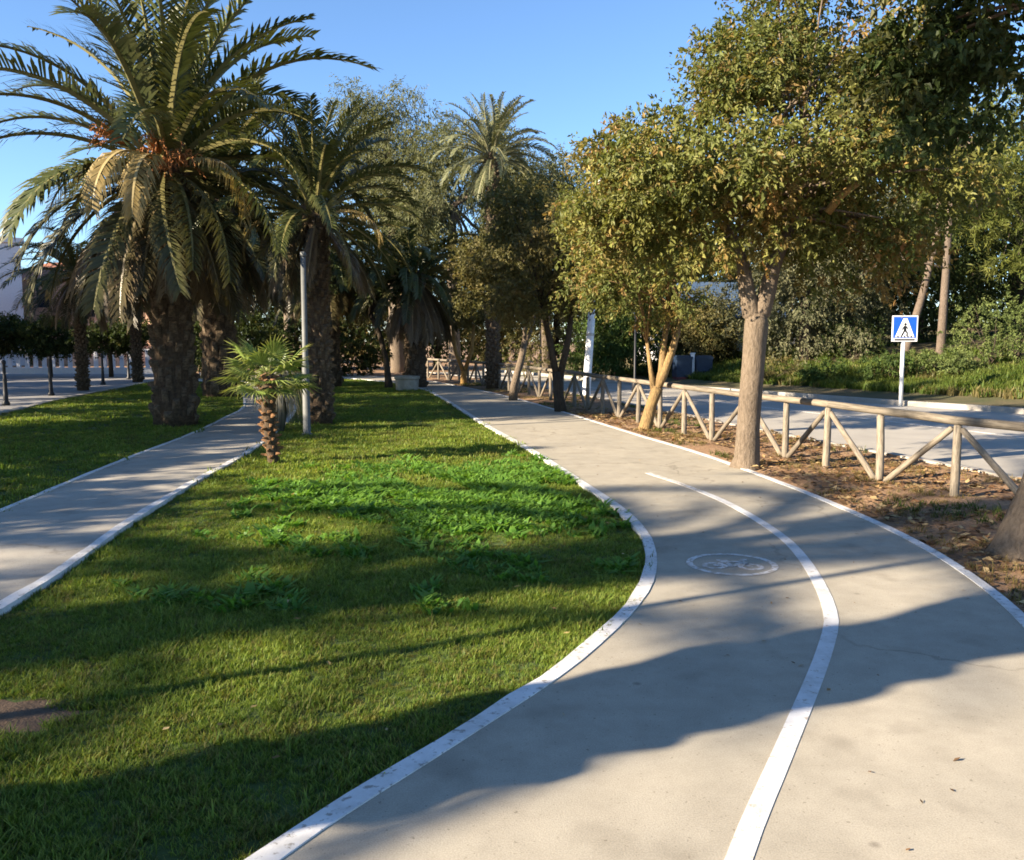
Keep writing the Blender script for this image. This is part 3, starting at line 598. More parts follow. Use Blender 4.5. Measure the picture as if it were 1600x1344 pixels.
# ------------------------------------------------------------------ broad-leaved trees, shrubs, pines
def crown_mesh(name, lobes, nleaf, size, palette, seed, mat=None, per=14, csize=0.22, aspect=0.5, down=0.35, shell=2.4, flat_=0.0, clumps=11, core=0.12):
    """foliage as sprays: the crown's lobes break up into clumps, clumps carry twigs, twigs carry folded leaves, each with its own tint"""
    rg = np.random.default_rng(seed); mat = mat or M_leaf; sub = []
    for l in lobes:
        c, r = np.array(l[:3]), np.array(l[3:6]); m = r.mean()
        sub.append((*c, *(r * 0.8), core * r.prod()))
        for k in range(clumps):
            d = rg.normal(size=3); d /= np.linalg.norm(d); p = c + d * r * rg.uniform(0.55, 0.95); q = r * rg.uniform(0.28, 0.48) * np.array([1, 1, 0.85])
            sub.append((*p, *q, q.prod() * 3.2))
    S = np.array(sub); ctr = np.average(S[:, :3], axis=0, weights=S[:, 6]); W = S[:, 6] / S[:, 6].sum()
    nt_ = max(6, nleaf // per); si = rg.choice(len(S), nt_, p=W)
    d = rg.normal(size=(nt_, 3)); d /= np.linalg.norm(d, axis=1)[:, None]
    cc = S[si, :3] + d * S[si, 3:6] * (rg.uniform(0, 1, nt_) ** (1 / shell))[:, None]
    out = cc - ctr; out /= np.linalg.norm(out, axis=1)[:, None] + 1e-6
    td = d * 0.5 + out * 0.6 + rg.normal(size=(nt_, 3)) * 0.45 + np.array([0, 0, -down * 0.8]); td[:, 2] *= (1 - 0.6 * flat_); td /= np.linalg.norm(td, axis=1)[:, None]
    tl = csize * 1.7 * rg.uniform(0.6, 1.3, nt_)
    ci = rg.integers(0, nt_, nleaf); u = rg.uniform(0, 1, nleaf)
    T = td[ci]; p = cc[ci] + T * (u * tl[ci])[:, None] + rg.normal(size=(nleaf, 3)) * csize * 0.10 + np.array([0, 0, -1.0]) * (down * 0.25 * u ** 2 * tl[ci])[:, None]
    sd = np.cross(T, rg.normal(size=(nleaf, 3))); sd /= np.linalg.norm(sd, axis=1)[:, None] + 1e-9
    ax = T * 0.55 + sd * 0.8 + np.array([0, 0, -down]) * rg.uniform(0.2, 1, nleaf)[:, None]; ax /= np.linalg.norm(ax, axis=1)[:, None]
    up = rg.normal(size=(nleaf, 3)) * 0.5 + out[ci] * 0.35 + np.array([0, 0, 0.7])
    s = np.cross(ax, up); s /= np.linalg.norm(s, axis=1)[:, None] + 1e-9; nrm = np.cross(s, ax)
    L = size * (rg.uniform(0.55, 1.25, nleaf) * (1.05 - 0.35 * u))[:, None]; w_ = L * aspect * 0.5 * rg.uniform(0.8, 1.2, nleaf)[:, None]
    mid = p + ax * L * 0.45
    V = np.stack([p, mid + s * w_ + nrm * w_ * 0.35, p + ax * L - nrm * L * 0.12, mid - s * w_ + nrm * w_ * 0.35], 1).reshape(-1, 3)
    b = np.arange(nleaf) * 4; F = np.concatenate([np.stack([b, b + 1, b + 2], 1), np.stack([b, b + 2, b + 3], 1)])
    pal = np.array([q[0] for q in palette]); pw = np.array([q[1] for q in palette]); pw = pw / pw.sum()
    ps = pal[rg.choice(len(pal), len(S), p=pw)]; pt = pal[rg.choice(len(pal), nt_, p=pw)]
    c = (ps[si][ci] * 0.40 + pt[ci] * 0.45 + pal[0] * 0.15) * rg.uniform(0.8, 1.2, nt_)[ci][:, None] * rg.uniform(0.75, 1.25, nleaf)[:, None]
    return np_mesh(name, V, F, mat, np.repeat(c, 4, axis=0)), cc
def limb(mb, a, b, r0, r1, rg, sag=0.1, n=5, sides=6):
    a, b = Vector(a), Vector(b); L = (b - a).length; pts = []
    for k in range(n + 1):
        u = k / n; q = a.lerp(b, u); e = math.sin(u * math.pi)
        pts.append(q + Vector((rg.uniform(-1, 1) * sag * L * 0.25 * e, rg.uniform(-1, 1) * sag * L * 0.25 * e, sag * L * 0.5 * e)))
    mb.tube(pts, [r0 + (r1 - r0) * k / n for k in range(n + 1)], sides, 0.05, rg, cap=True)
def tree(name, base, label, trunk, lobes, nleaf, size, palette, seed, bark, cat='tree', group=None, mat=None, nl=16, forks=None, **kw):
    """trunk: list of (x,y,z,r) from the base; forks: stems that leave its top; lobes relative to the base"""
    t = empty(name, base, 0, label, cat, group); rg = random.Random(seed)
    mb = MB(); mb.tube([q[:3] for q in trunk], [q[3] for q in trunk], 12, 0.07, rg); top = Vector(trunk[-1][:3]); rt = trunk[-1][3]
    ends = []
    for f in (forks or []):
        mb.tube([Vector(trunk[-2][:3]).lerp(top, 0.55)] + [q[:3] for q in f], [rt * 0.72] + [q[3] for q in f], 10, 0.05, rg); ends.append((Vector(f[-1][:3]), f[-1][3]))
    mb.obj('trunk', bark, t, True)
    me, cc = crown_mesh('crown', lobes, nleaf, size, palette, seed, mat, **kw)
    cr = link('crown', me, t); tag(cr, kind='stuff')
    if nl:
        ends = ends or [(top, rt)]; mb = MB()
        for k in range(nl):
            e, r_ = ends[k % len(ends)]; c = cc[rg.randrange(len(cc))]
            limb(mb, e - Vector((0, 0, 0.05)), c, r_ * 0.55, 0.008, rg)
        tag(mb.obj('branches', bark, t, True), kind='stuff')
    return t
M_bark_ochre = bark_mat('weathered_ochre_bark', (0.15, 0.10, 0.055), (0.33, 0.225, 0.10))
OLIVE = [((0.125, 0.140, 0.038), 6), ((0.082, 0.104, 0.029), 3.0), ((0.215, 0.205, 0.057), 3.6), ((0.27, 0.165, 0.058), 1.7), ((0.32, 0.15, 0.065), 0.8)]
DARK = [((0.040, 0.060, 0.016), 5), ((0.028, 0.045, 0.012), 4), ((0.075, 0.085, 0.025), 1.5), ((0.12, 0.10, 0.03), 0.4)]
BROWN = [((0.125, 0.115, 0.042), 5), ((0.085, 0.088, 0.030), 4), ((0.19, 0.145, 0.055), 2)]
GREY = [((0.135, 0.135, 0.075), 5), ((0.09, 0.10, 0.052), 4), ((0.19, 0.18, 0.10), 2)]
AIRY = [((0.130, 0.140, 0.065), 5), ((0.17, 0.17, 0.085), 3), ((0.09, 0.10, 0.05), 2)]
PINE = [((0.105, 0.125, 0.026), 5), ((0.15, 0.155, 0.035), 3), ((0.06, 0.075, 0.020), 3)]
PALE = [((0.115, 0.15, 0.045), 5), ((0.16, 0.185, 0.06), 3), ((0.075, 0.105, 0.03), 3)]
GREEN = [((0.06, 0.10, 0.022), 5), ((0.09, 0.13, 0.03), 3), ((0.04, 0.065, 0.018), 3)]
ROW = 'laurel trees along the cycle path'

# the laurel in the verge with the pollarded fork
t1 = tree('laurel_tree', (2.93, 11.15, -0.02), 'broad olive green laurel with a straight pale forked trunk beside the fence', 
     [(-0.01, 0, -0.1, 0.23), (0.0, 0, 0.03, 0.185), (0.015, 0, 0.15, 0.158), (0.03, 0.01, 0.5, 0.145), (0.045, 0, 0.9, 0.138), (0.06, -0.01, 1.3, 0.136), (0.075, 0, 1.6, 0.144), (0.09, 0, 1.80, 0.150), (0.095, 0, 1.93, 0.125)],
     [(-0.40, 0.0, 3.65, 1.50, 1.5, 0.95), (0.85, 0.2, 4.3, 1.65, 1.5, 1.25), (-1.35, 0.1, 3.45, 0.85, 1.0, 0.75), (1.5, 0.1, 3.4, 1.25, 1.2, 0.85), (0.95, 0.3, 5.45, 1.2, 1.2, 0.8), (0.1, 0.2, 4.75, 0.8, 0.9, 0.55), (-0.9, 0.0, 2.8, 0.8, 0.8, 0.38), (0.25, -0.1, 2.85, 1.0, 0.9, 0.40), (1.25, 0.0, 2.75, 0.95, 0.9, 0.45), (0.3, -0.6, 3.6, 1.1, 0.9, 0.7), (-1.75, 0.3, 3.0, 0.6, 0.8, 0.5)],
     78000, 0.092, OLIVE, 31, M_bark_pale, group=ROW, nl=60, csize=0.19, clumps=13, core=0.08,
     forks=[[(0.035, 0.01, 1.93, 0.118), (-0.03, 0.02, 2.2, 0.100), (-0.08, 0.03, 2.5, 0.085), (-0.35, 0.0, 3.2, 0.05)], [(0.15, 0.0, 1.95, 0.118), (0.215, 0.0, 2.2, 0.102), (0.27, -0.02, 2.5, 0.09), (0.6, 0.05, 3.3, 0.05)]])
mb = MB(); mb.tube([(0.66, -0.75, 3.05), (0.80, -0.8, 3.25), (0.98, -0.82, 3.38)], [0.045, 0.05, 0.04], 8); mb.obj('pruned_stub', M_bark_gold, t1, True)
# nearest verge tree: trunk at the frame's right, dark crown overhead
tree('laurel_tree', (3.76, 6.55, -0.02), 'near dark leafed laurel leaning over the cycle path, flared grey trunk', 
     [(-0.06, 0, -0.1, 0.20), (0, 0, 0.08, 0.155), (0.12, 0, 0.5, 0.115), (0.30, 0.0, 1.2, 0.105), (0.60, 0.05, 2.0, 0.10), (0.85, 0.1, 2.8, 0.095)],
     [(-0.40, 0.6, 4.35, 0.80, 0.9, 0.75), (-0.15, 0.7, 3.55, 0.62, 0.7, 0.42), (-0.2, 0.3, 5.2, 1.15, 1.2, 0.75), (1.9, 0.4, 4.6, 0.9, 1.2, 1.0)],
     46000, 0.095, DARK, 33, M_bark_pale, group=ROW, nl=22, csize=0.17, core=0.5,
     forks=[[(0.7, 0.3, 3.4, 0.05), (0.2, 0.5, 4.2, 0.03)], [(1.1, 0.2, 3.5, 0.07), (1.6, 0.4, 4.3, 0.05)]])
tree('laurel_tree', (2.36, 15.75, -0.02), 'smaller laurel with sunlit ochre stems splitting low, second along the fence', 
     [(-0.02, 0, -0.1, 0.15), (0, 0, 0.1, 0.12), (0.10, 0, 0.5, 0.10), (0.2, 0, 0.78, 0.10)],
     [(-0.25, 0.1, 3.3, 1.45, 1.4, 1.1), (0.35, 0.3, 3.35, 1.0, 1.0, 0.7), (-0.75, 0, 2.6, 0.8, 0.9, 0.55), (0.0, 0.2, 4.2, 1.2, 1.1, 0.7), (0.2, 0, 2.3, 0.8, 0.8, 0.4)],
     30000, 0.095, OLIVE, 35, M_bark_ochre, group=ROW, nl=26, csize=0.2, core=0.2,
     forks=[[(0.30, 0, 1.0, 0.075), (0.45, 0, 1.45, 0.065), (0.62, 0, 2.1, 0.045)], [(0.27, 0.03, 1.05, 0.065), (0.30, 0.05, 1.5, 0.055), (0.42, 0.1, 2.2, 0.04)], [(0.08, 0.02, 1.05, 0.04), (0.0, 0.02, 1.6, 0.03)]])
tree('laurel_tree', (1.05, 19.9, -0.02), 'brownish laurel with dark forked stems, third along the fence', 
     [(0.05, 0, -0.1, 0.15), (0, 0, 0.3, 0.12), (-0.05, 0, 0.9, 0.11)],
     [(-0.2, 0, 3.5, 1.55, 1.4, 1.2), (0.5, 0.2, 3.0, 1.2, 1.1, 0.9), (-0.5, 0, 4.5, 1.15, 1.1, 0.75), (-0.4, 0, 2.5, 1.0, 0.9, 0.5)],
     26000, 0.105, BROWN, 37, M_bark_dark, group=ROW, nl=24,
     forks=[[(-0.2, 0, 1.5, 0.07), (-0.4, 0, 2.4, 0.05)], [(0.15, 0, 1.4, 0.08), (0.3, 0, 2.4, 0.05)]])
tree('laurel_tree', (0.02, 23.6, -0.02), 'slim laurel with a pale leaning trunk, fourth along the fence', 
     [(0, 0, -0.1, 0.13), (0.03, 0, 0.4, 0.10), (0.22, 0, 1.1, 0.09), (0.32, 0, 1.6, 0.08)],
     [(0.2, 0, 3.6, 1.6, 1.5, 1.25), (-0.6, 0, 3.0, 1.1, 1.1, 0.9), (0.4, 0, 4.7, 1.1, 1.1, 0.7)],
     22000, 0.11, BROWN, 39, M_bark_pale, group=ROW, nl=20,
     forks=[[(0.35, 0, 2.2, 0.06), (0.3, 0, 3.0, 0.04)], [(0.5, 0, 1.9, 0.05), (0.7, 0, 2.8, 0.035)]])
tree('laurel_tree', (-1.75, 32.4, -0.02), 'far laurel with two thin ochre stems where the fence bends', 
     [(0, 0, -0.1, 0.13), (0, 0, 0.3, 0.11), (0.03, 0, 0.5, 0.11)],
     [(0, 0, 3.3, 1.8, 1.6, 1.4), (-0.8, 0, 2.6, 1.1, 1.1, 0.8), (0.7, 0, 4.4, 1.3, 1.2, 0.9)],
     14000, 0.14, BROWN, 41, M_bark_gold, group=ROW, nl=14,
     forks=[[(-0.3, 0, 1.2, 0.07), (-0.4, 0, 2.2, 0.05)], [(0.3, 0, 1.2, 0.07), (0.4, 0, 2.3, 0.05)]])
tree('leaning_tree', (-4.15, 29.9, -0.03), 'thin dark leaning tree on the lawn beside the stone planter', 
     [(0.05, 0, -0.1, 0.17), (0.02, 0, 0.3, 0.12), (-0.05, 0, 1.0, 0.09), (-0.25, 0, 1.8, 0.085), (-0.55, 0, 2.5, 0.07)],
     [(-0.9, 0, 3.8, 1.7, 1.4, 0.9), (0.2, 0.2, 4.2, 1.3, 1.2, 0.8)], 6000, 0.15, DARK, 43, M_bark_dark, nl=12)

# trees beyond: airy gums, wood on the bank, belt at the end of the park
AIR = 'airy grey green trees at the end of the park'
def simple_tree(name, x, y, h, rx, rz, label, pal, seed, n=9000, size=0.2, bark=None, group=None, low=None, cat='tree', mat=None, **kw):
    rg = random.Random(seed); bz = (bank_z((x, y)) if x > x_at(roadF, y) else -0.05); cz = (h - rz)
    lobes = [(0, 0, cz, rx, rx, rz)]
    for k in range(6):
        a = rg.uniform(0, 6.28); q = rg.uniform(0.45, 0.75)
        lobes.append((rx * 0.62 * math.cos(a), rx * 0.62 * math.sin(a), cz + rz * rg.uniform(-0.65, 0.6), rx * q, rx * q, rz * q * 0.9))
    if low: lobes.append((0, 0, low + 0.8, rx * 0.9, rx * 0.9, 1.1))
    r0 = 0.03 * h ** 0.9 + 0.04
    return tree(name, (x, y, bz), label, [(0, 0, -0.3, r0 * 1.3), (0, 0, 0.3, r0), (rg.uniform(-.2, .2), 0, cz * 0.6, r0 * 0.8), (rg.uniform(-.2, .2), 0, cz, r0 * 0.6)], lobes, n, size, pal, seed, bark or M_bark_dark, cat, group, mat or M_far_leaf, nl=14, **kw)
simple_tree('gum_tree', -5.6, 44, 13.2, 2.9, 3.8, 'tall airy gum tree behind the palms, pale crown against the sky', AIRY, 51, 42000, 0.22, M_bark_pale, AIR, csize=0.5, aspect=0.25, down=0.9)
simple_tree('gum_tree', -2.6, 41, 11.0, 3.1, 3.4, 'rounded grey green gum tree left of the tall slim palm', AIRY, 52, 44000, 0.22, M_bark_pale, AIR, csize=0.45, aspect=0.28, down=0.8)
simple_tree('gum_tree', 1.6, 43, 10.4, 2.6, 3.0, 'grey green gum tree right of the tall slim palm', AIRY, 53, 36000, 0.22, M_bark_pale, AIR, csize=0.45, aspect=0.28, down=0.8)
simple_tree('gum_tree', -11.5, 46, 10.0, 3.0, 3.0, 'grey green gum tree behind the massive fruiting palm', AIRY, 54, 9000, 0.24, M_bark_pale, AIR, csize=0.45, aspect=0.28, down=0.8)
belt = [(-17.5, 52, 7.0, 3.2, 3.0, DARK), (-13, 54, 6.2, 3.2, 2.8, DARK), (-8.8, 53, 6.5, 3.0, 3.0, BROWN), (-4.6, 55, 6.6, 3.0, 3.0, DARK), (-0.8, 52, 7.4, 2.8, 3.4, BROWN), (2.6, 54, 7.8, 2.8, 3.4, GREY), (5.6, 56, 8.4, 3.2, 3.6, BROWN)]
blab = ['dark round tree at the end of the promenade', 'low dark tree behind the slender promenade palms', 'brownish tree seen between the shaded palm trunks', 'dark tree closing the view over the far lawn', 'brownish tree behind the far bend of the cycle path', 'grey leafed tree where the road disappears', 'tall brownish tree beyond the bend of the road']
for k, (x, y, h, rx, rz, pal) in enumerate(belt):
    simple_tree('park_tree', x, y, h, rx, rz, blab[k], pal, 60 + k, 13000, 0.24, group='trees closing the far end of the park', low=0.6, csize=0.42, core=0.6)
wood = [(4.3, 37.5, 4.6, 1.7, 2.0, GREEN, 'rounded green tree across the road near the street lantern'),
        (8.0, 37.5, 3.0, 1.3, 1.3, BROWN, 'low brownish tree behind the recycling bins'),
        (10.9, 33.5, 7.5, 2.6, 3.4, GREY, 'grey leafed tree with drooping branches left of the crossing sign'),
        (13.6, 36.5, 9.5, 3.2, 4.4, GREY, 'big grey leafed tree behind the crossing sign'),
        (17.2, 38.0, 10.5, 3.4, 4.8, DARK, 'dark evergreen behind the leaning pine trunk'),
        (21.5, 38.5, 11.0, 3.6, 5.0, DARK, 'dark evergreen high on the bank behind the yellow pine'),
        (26, 37.0, 11.0, 3.8, 5.0, DARK, 'dark evergreen far along the bank'),
        (13.5, 47, 9.0, 3.2, 4.0, BROWN, 'brownish tree rising behind the blue roofed house'),
        (6.5, 48, 8.6, 3.0, 3.6, BROWN, 'brownish tree left of the blue roofed house'),
        (17.5, 46, 12, 4.0, 5.5, DARK, 'tall dark tree deep in the wood'),
        (24, 47, 13, 4.5, 6.0, DARK, 'tallest dark tree deep in the wood'),
        (31, 45, 13, 4.5, 6.0, DARK, 'dark tree at the outer end of the wood')]
for k, (x, y, h, rx, rz, pal, lab) in enumerate(wood):
    simple_tree('bank_tree', x, y, h, rx, rz, lab, pal, 80 + k, 34000 if y < 40 else 22000, 0.15 if y < 40 else 0.24, group='trees of the wood on the bank', low=0.4, csize=0.34, down=0.7, core=0.7, clumps=14)
def pine(x, y, h, lab, seed, lean, lobes, n=9000):
    bz = bank_z((x, y))
    t = tree('pine_tree', (x, y, bz), lab, [(0, 0, -0.3, 0.20), (0, 0, 0.4, 0.145), (lean * 0.5, 0, h * 0.3, 0.12), (lean, 0, h * 0.6, 0.10), (lean, 0, h * 0.85, 0.08)], lobes, n, 0.26, PINE, seed, M_bark_pine, 'pine tree', 'pines at the top of the road bank', M_far_leaf, nl=16, aspect=0.16, csize=0.30, down=-0.2, flat_=0.8)
    return t
p1 = pine(14.1, 29.6, 8.5, 'straight pine with bare lower trunk right of the crossing sign', 101, 0.1, [(2.0, 0.6, 4.6, 1.7, 1.5, 0.8), (1.2, 0, 6.0, 2.0, 1.8, 1.0), (0, 0.5, 7.8, 2.0, 1.8, 1.2), (2.6, 0.4, 3.3, 1.2, 1.1, 0.5)])
mb = MB(); rg = random.Random(3)
limb(mb, (0.03, 0, 3.0), (-2.6, 0.3, 3.3), 0.05, 0.015, rg, 0.12); limb(mb, (-1.2, 0.1, 3.2), (-1.9, 0.3, 4.1), 0.025, 0.008, rg); limb(mb, (-1.8, 0.2, 3.25), (-2.7, 0.4, 2.7), 0.02, 0.006, rg)
tag(mb.obj('dead_branch', M_bark_pine, p1, True), kind='stuff')
pine(13.4, 30.6, 7.0, 'thin leaning pine crossing behind the straight one', 102, 0.9, [(1.2, 0, 6.2, 1.5, 1.4, 1.0)], 4000)
pine(18.2, 30.5, 9.0, 'yellow green pine with low spreading boughs far along the bank', 103, 0.0, [(-0.6, 0, 4.4, 2.2, 1.8, 1.1), (0, 0, 6.0, 2.4, 2.0, 1.3), (0, 0.5, 8.0, 2.2, 2.0, 1.3), (-1.0, -0.4, 3.2, 1.5, 1.3, 0.6)], 12000)
pine(23.0, 28.5, 9.5, 'spreading pine at the outer end of the bank', 104, 0.2, [(0, 0, 5.4, 2.8, 2.4, 1.3), (0, 0, 7.8, 2.6, 2.2, 1.5)], 9000)

def shrub(name, x, y, rx, rz, lab, pal, seed, n=2500, size=0.09, cat='shrub', group=None, z=None, mat=None, **kw):
    bz = z if z is not None else bank_z((x, y))
    t = empty(name, (x, y, bz), 0, lab, cat, group); rg = random.Random(seed)
    me, cc = crown_mesh('foliage', [(0, 0, rz * 0.55, rx, rx, rz * 0.5), (-rx * 0.4, 0, rz * 0.4, rx * 0.6, rx * 0.6, rz * 0.45), (rx * 0.4, 0.1, rz * 0.45, rx * 0.6, rx * 0.6, rz * 0.5)], n, size, pal, seed, mat or M_far_leaf, csize=0.13, **kw)
    tag(link('foliage', me, t), kind='stuff')
    mb = MB()
    for k in range(7): limb(mb, (rg.uniform(-.05, .05), rg.uniform(-.05, .05), -0.1), cc[rg.randrange(len(cc))], 0.02, 0.005, rg)
    tag(mb.obj('stems', M_bark_dark, t), kind='stuff'); return t
SH = 'shrubs on the road bank'
for k, (x, y, rx, rz, pal, lab) in enumerate([(14.7, 27.6, 1.3, 1.8, PALE, 'big rounded green shrub right of the pine trunks'), (15.9, 28.2, 1.3, 2.2, PALE, 'tall green shrub at the foot of the yellow pine'), (13.1, 27.2, 0.9, 0.8, PALE, 'low green shrub at the foot of the straight pine'),
        (11.6, 27.6, 0.9, 0.8, GREEN, 'low green shrub behind the crossing sign post'), (10.2, 29.2, 0.8, 0.7, GREEN, 'low green shrub left of the crossing sign'), (8.9, 31.0, 0.9, 0.8, BROWN, 'brown dry shrub on the bank near the drooping tree'),
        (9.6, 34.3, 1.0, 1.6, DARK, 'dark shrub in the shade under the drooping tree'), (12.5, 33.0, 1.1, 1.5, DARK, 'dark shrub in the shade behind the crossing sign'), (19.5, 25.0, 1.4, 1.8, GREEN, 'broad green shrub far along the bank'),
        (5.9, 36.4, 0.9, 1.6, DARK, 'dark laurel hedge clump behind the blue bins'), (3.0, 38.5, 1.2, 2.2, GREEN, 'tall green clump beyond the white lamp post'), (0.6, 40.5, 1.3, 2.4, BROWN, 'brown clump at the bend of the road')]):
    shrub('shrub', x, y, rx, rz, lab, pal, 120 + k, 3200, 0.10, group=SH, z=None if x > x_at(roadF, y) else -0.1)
for k, (x, y, lab) in enumerate([(-12.0, 39.0, 'dark hedge clump behind the shaded palm, end nearest the promenade'), (-9.4, 38.4, 'dark hedge clump behind the shaded palm, second from the promenade'), (-7.0, 39.4, 'dark hedge clump behind the leaning tree'), (-14.6, 40.5, 'dark hedge clump behind the far iron bollard')]):
    shrub('hedge', x, y, 1.5, 3.3, lab, DARK, 170 + k, 9000, 0.16, 'hedge', 'dark hedges at the end of the garden path', z=-0.1, core=0.6)
# grey dry fountain grass by the lamp post
def fountain(x, y, lab, h, rx, n, c0, c1, seed, group=None):
    t = empty('fountain_grass', (x, y, -0.03), 0, lab, 'plant', group); rg = np.random.default_rng(seed); V = []; F4 = []; F3 = []; C = []
    for k in range(n):
        a = rg.uniform(0, 6.28); r = rx * rg.uniform(0.35, 1.1); hh = h * rg.uniform(0.7, 1.1); d = np.array([math.cos(a), math.sin(a), 0]); s = np.array([-d[1], d[0], 0]) * 0.010
        p = [np.array([d[0] * 0.05, d[1] * 0.05, 0]), d * r * 0.45 + (0, 0, hh * 0.85), d * r * 0.85 + (0, 0, hh * 0.8), d * r * 1.15 + (0, 0, hh * rg.uniform(0.1, 0.5))]
        b = len(V)
        for q in p[:3]: V += [q - s, q + s]
        V.append(p[3]); cc = np.array(c0) * rg.uniform(.7, 1.3); ce = np.array(c1) * rg.uniform(.7, 1.3); C += [cc, cc, cc, cc, ce, ce, ce]
        F4 += [(b, b + 1, b + 3, b + 2), (b + 2, b + 3, b + 5, b + 4)]; F3.append((b + 4, b + 5, b + 6))
    tag(link('leaves', np_mesh('leaves', np.array(V), [np.array(F4), np.array(F3)], M_far_leaf, np.array(C)), t), kind='stuff')
    return t
fountain(-4.05, 15.6, 'grey dry fountain grass between the fan palm and the lamp post', 1.25, 0.5, 420, (0.10, 0.105, 0.075), (0.24, 0.23, 0.19), 5)
# ------------------------------------------------------------------ trees of the promenade beside the frame (their shade lies over the left lawn)
for k, (x, y, h, lab) in enumerate([(-13.2, 5.4, 4.3, 'street tree on the promenade shading the garden path'), (-14.0, 9.0, 5.4, 'street tree on the promenade shading the left lawn'), (-15.0, 12.9, 7.8, 'street tree on the promenade level with the small fan palm'), (-16.2, 17.2, 8.6, 'street tree on the promenade level with the fruiting palm'), (-18.2, 21.8, 8.6, 'street tree on the promenade shading the slender palms'), (-20.6, 25.2, 8.0, 'street tree on the promenade shading the iron bollards'), (-23.2, 29.6, 8.0, 'street tree on the promenade shading the second slender palm'), (-26.0, 22.0, 8.4, 'outer street tree across from the iron bollards'), (-27.6, 26.8, 8.4, 'outer street tree across from the second slender palm')]):
    simple_tree('street_tree', x, y, h, 2.4, 1.7 + max(0, h - 6) * 0.6, lab, DARK, 140 + k, 16000, 0.22, group='street trees along the promenade', csize=0.3, core=0.9)

for k, (x, y, h, lab) in enumerate([(-28.0, 35.0, 7.0, 'street tree shading the white railing, nearest the clipped trees'), (-33.0, 37.5, 7.5, 'street tree shading the white railing, second from the clipped trees'), (-36.5, 42.0, 7.5, 'street tree shading the white railing, farthest from the clipped trees')]):
    simple_tree('street_tree', x, y, h, 3.0, 2.8, lab, DARK, 150 + k, 14000, 0.3, group='street trees along the promenade', csize=0.35, core=0.9)
# distant wood behind everything
rgw = random.Random(77); lb = []
for k in range(64):
    x = -75 + 150 * k / 63 + rgw.uniform(-1, 1); y = 72 + rgw.uniform(-3, 3) - 0.10 * max(0, x) * 1.5; hh = rgw.uniform(2.6, 4.2) + 0.06 * max(0, x)
    lb.append((x, y, hh * 0.75 + (2.5 if x > 8 else 0), 2.4, 2.0, hh * (0.9 if x < 8 else 1.3)))
for k in range(40): lb.append((10 + 42 * k / 39, 53 + rgw.uniform(-2, 2), 2.6 + rgw.uniform(-.8, 2.2), 2.0, 1.6, 3.0))
me, _ = crown_mesh('distant_wood', lb, 120000, 0.42, DARK, 78, M_far_leaf, csize=0.5, shell=3, clumps=5, core=1.2)
tag(link('distant_wood', me), 'dark distant wood closing the horizon behind the park', 'wood', kind='stuff')
# ------------------------------------------------------------------ left side: bollards, clipped trees, railing, houses
bol = MB().lathe([(0.09, 0), (0.09, 0.06), (0.06, 0.10), (0.045, 0.55), (0.055, 0.60), (0.04, 0.66), (0.035, 1.0), (0.05, 1.03), (0.05, 1.08), (0.02, 1.12)], 10).mesh('bollard', M_black, True)
for k, (x, y, lab) in enumerate([(-12.45, 22.0, 'black iron bollard on the promenade nearest the street trees'), (-13.31, 25.85, 'black iron bollard on the promenade before the first slender palm'), (-14.6, 32.0, 'black iron bollard between the two slender palms'), (-15.6, 36.5, 'black iron bollard beyond the second slender palm')]):
    tag(link('bollard', bol, loc=(x, y, -0.02)), lab, 'bollard', 'iron bollards on the promenade')
for k, (x, lab) in enumerate([(-27.0, 'clipped dark street tree outermost on the railing'), (-24.6, 'clipped dark street tree second along the white railing'), (-22.2, 'clipped dark street tree third along the white railing'), (-19.8, 'clipped dark street tree at the end of the white railing'), (-17.2, 'clipped dark street tree beyond the white railing')]):
    tree('clipped_tree', (x, 38.5, -0.05), lab, [(0, 0, -0.1, 0.10), (0, 0, 1.2, 0.08), (0, 0, 1.5, 0.07)], [(0, 0, 1.7, 1.5, 1.2, 0.8), (0.3, 0, 1.9, 1.35, 1.1, 0.65)], 14000, 0.14, DARK, 160 + k, M_bark_dark, group='clipped street trees by the white railing', nl=6, shell=3, core=0.8, mat=M_far_leaf)
M_wallwhite = plain('white_render', (0.62, 0.62, 0.64), 0.85, var=0.06); M_peach = plain('peach_render', (0.55, 0.34, 0.23), 0.85, var=0.08)
M_glass = plain('dark_window_glass', (0.02, 0.025, 0.035), 0.12); M_tile = rough_mat('clay_tile', (0.30, 0.12, 0.07), (0.42, 0.19, 0.11), 6); M_slate = rough_mat('blue_grey_roof', (0.045, 0.085, 0.15), (0.075, 0.12, 0.20), 4)
rw = empty('white_railing', (-23, 43, -0.1), 0, 'low white railing on a plinth behind the clipped trees', 'railing')
mb = MB(); mb.box(-7, 7, -0.15, 0.15, 0, 0.35); mb.obj('plinth', M_wallwhite, rw)
mb = MB(); mb.box(-7, 7, -0.05, 0.05, 1.15, 1.23); mb.obj('top_rail', M_wallwhite, rw)
bal = MB(); bal.box(-0.09, 0.09, -0.05, 0.05, 0.35, 1.15); bal = bal.mesh('baluster', M_wallwhite)
for k in range(34): link('baluster', bal, rw, loc=(-6.8 + k * 0.412, 0, 0))
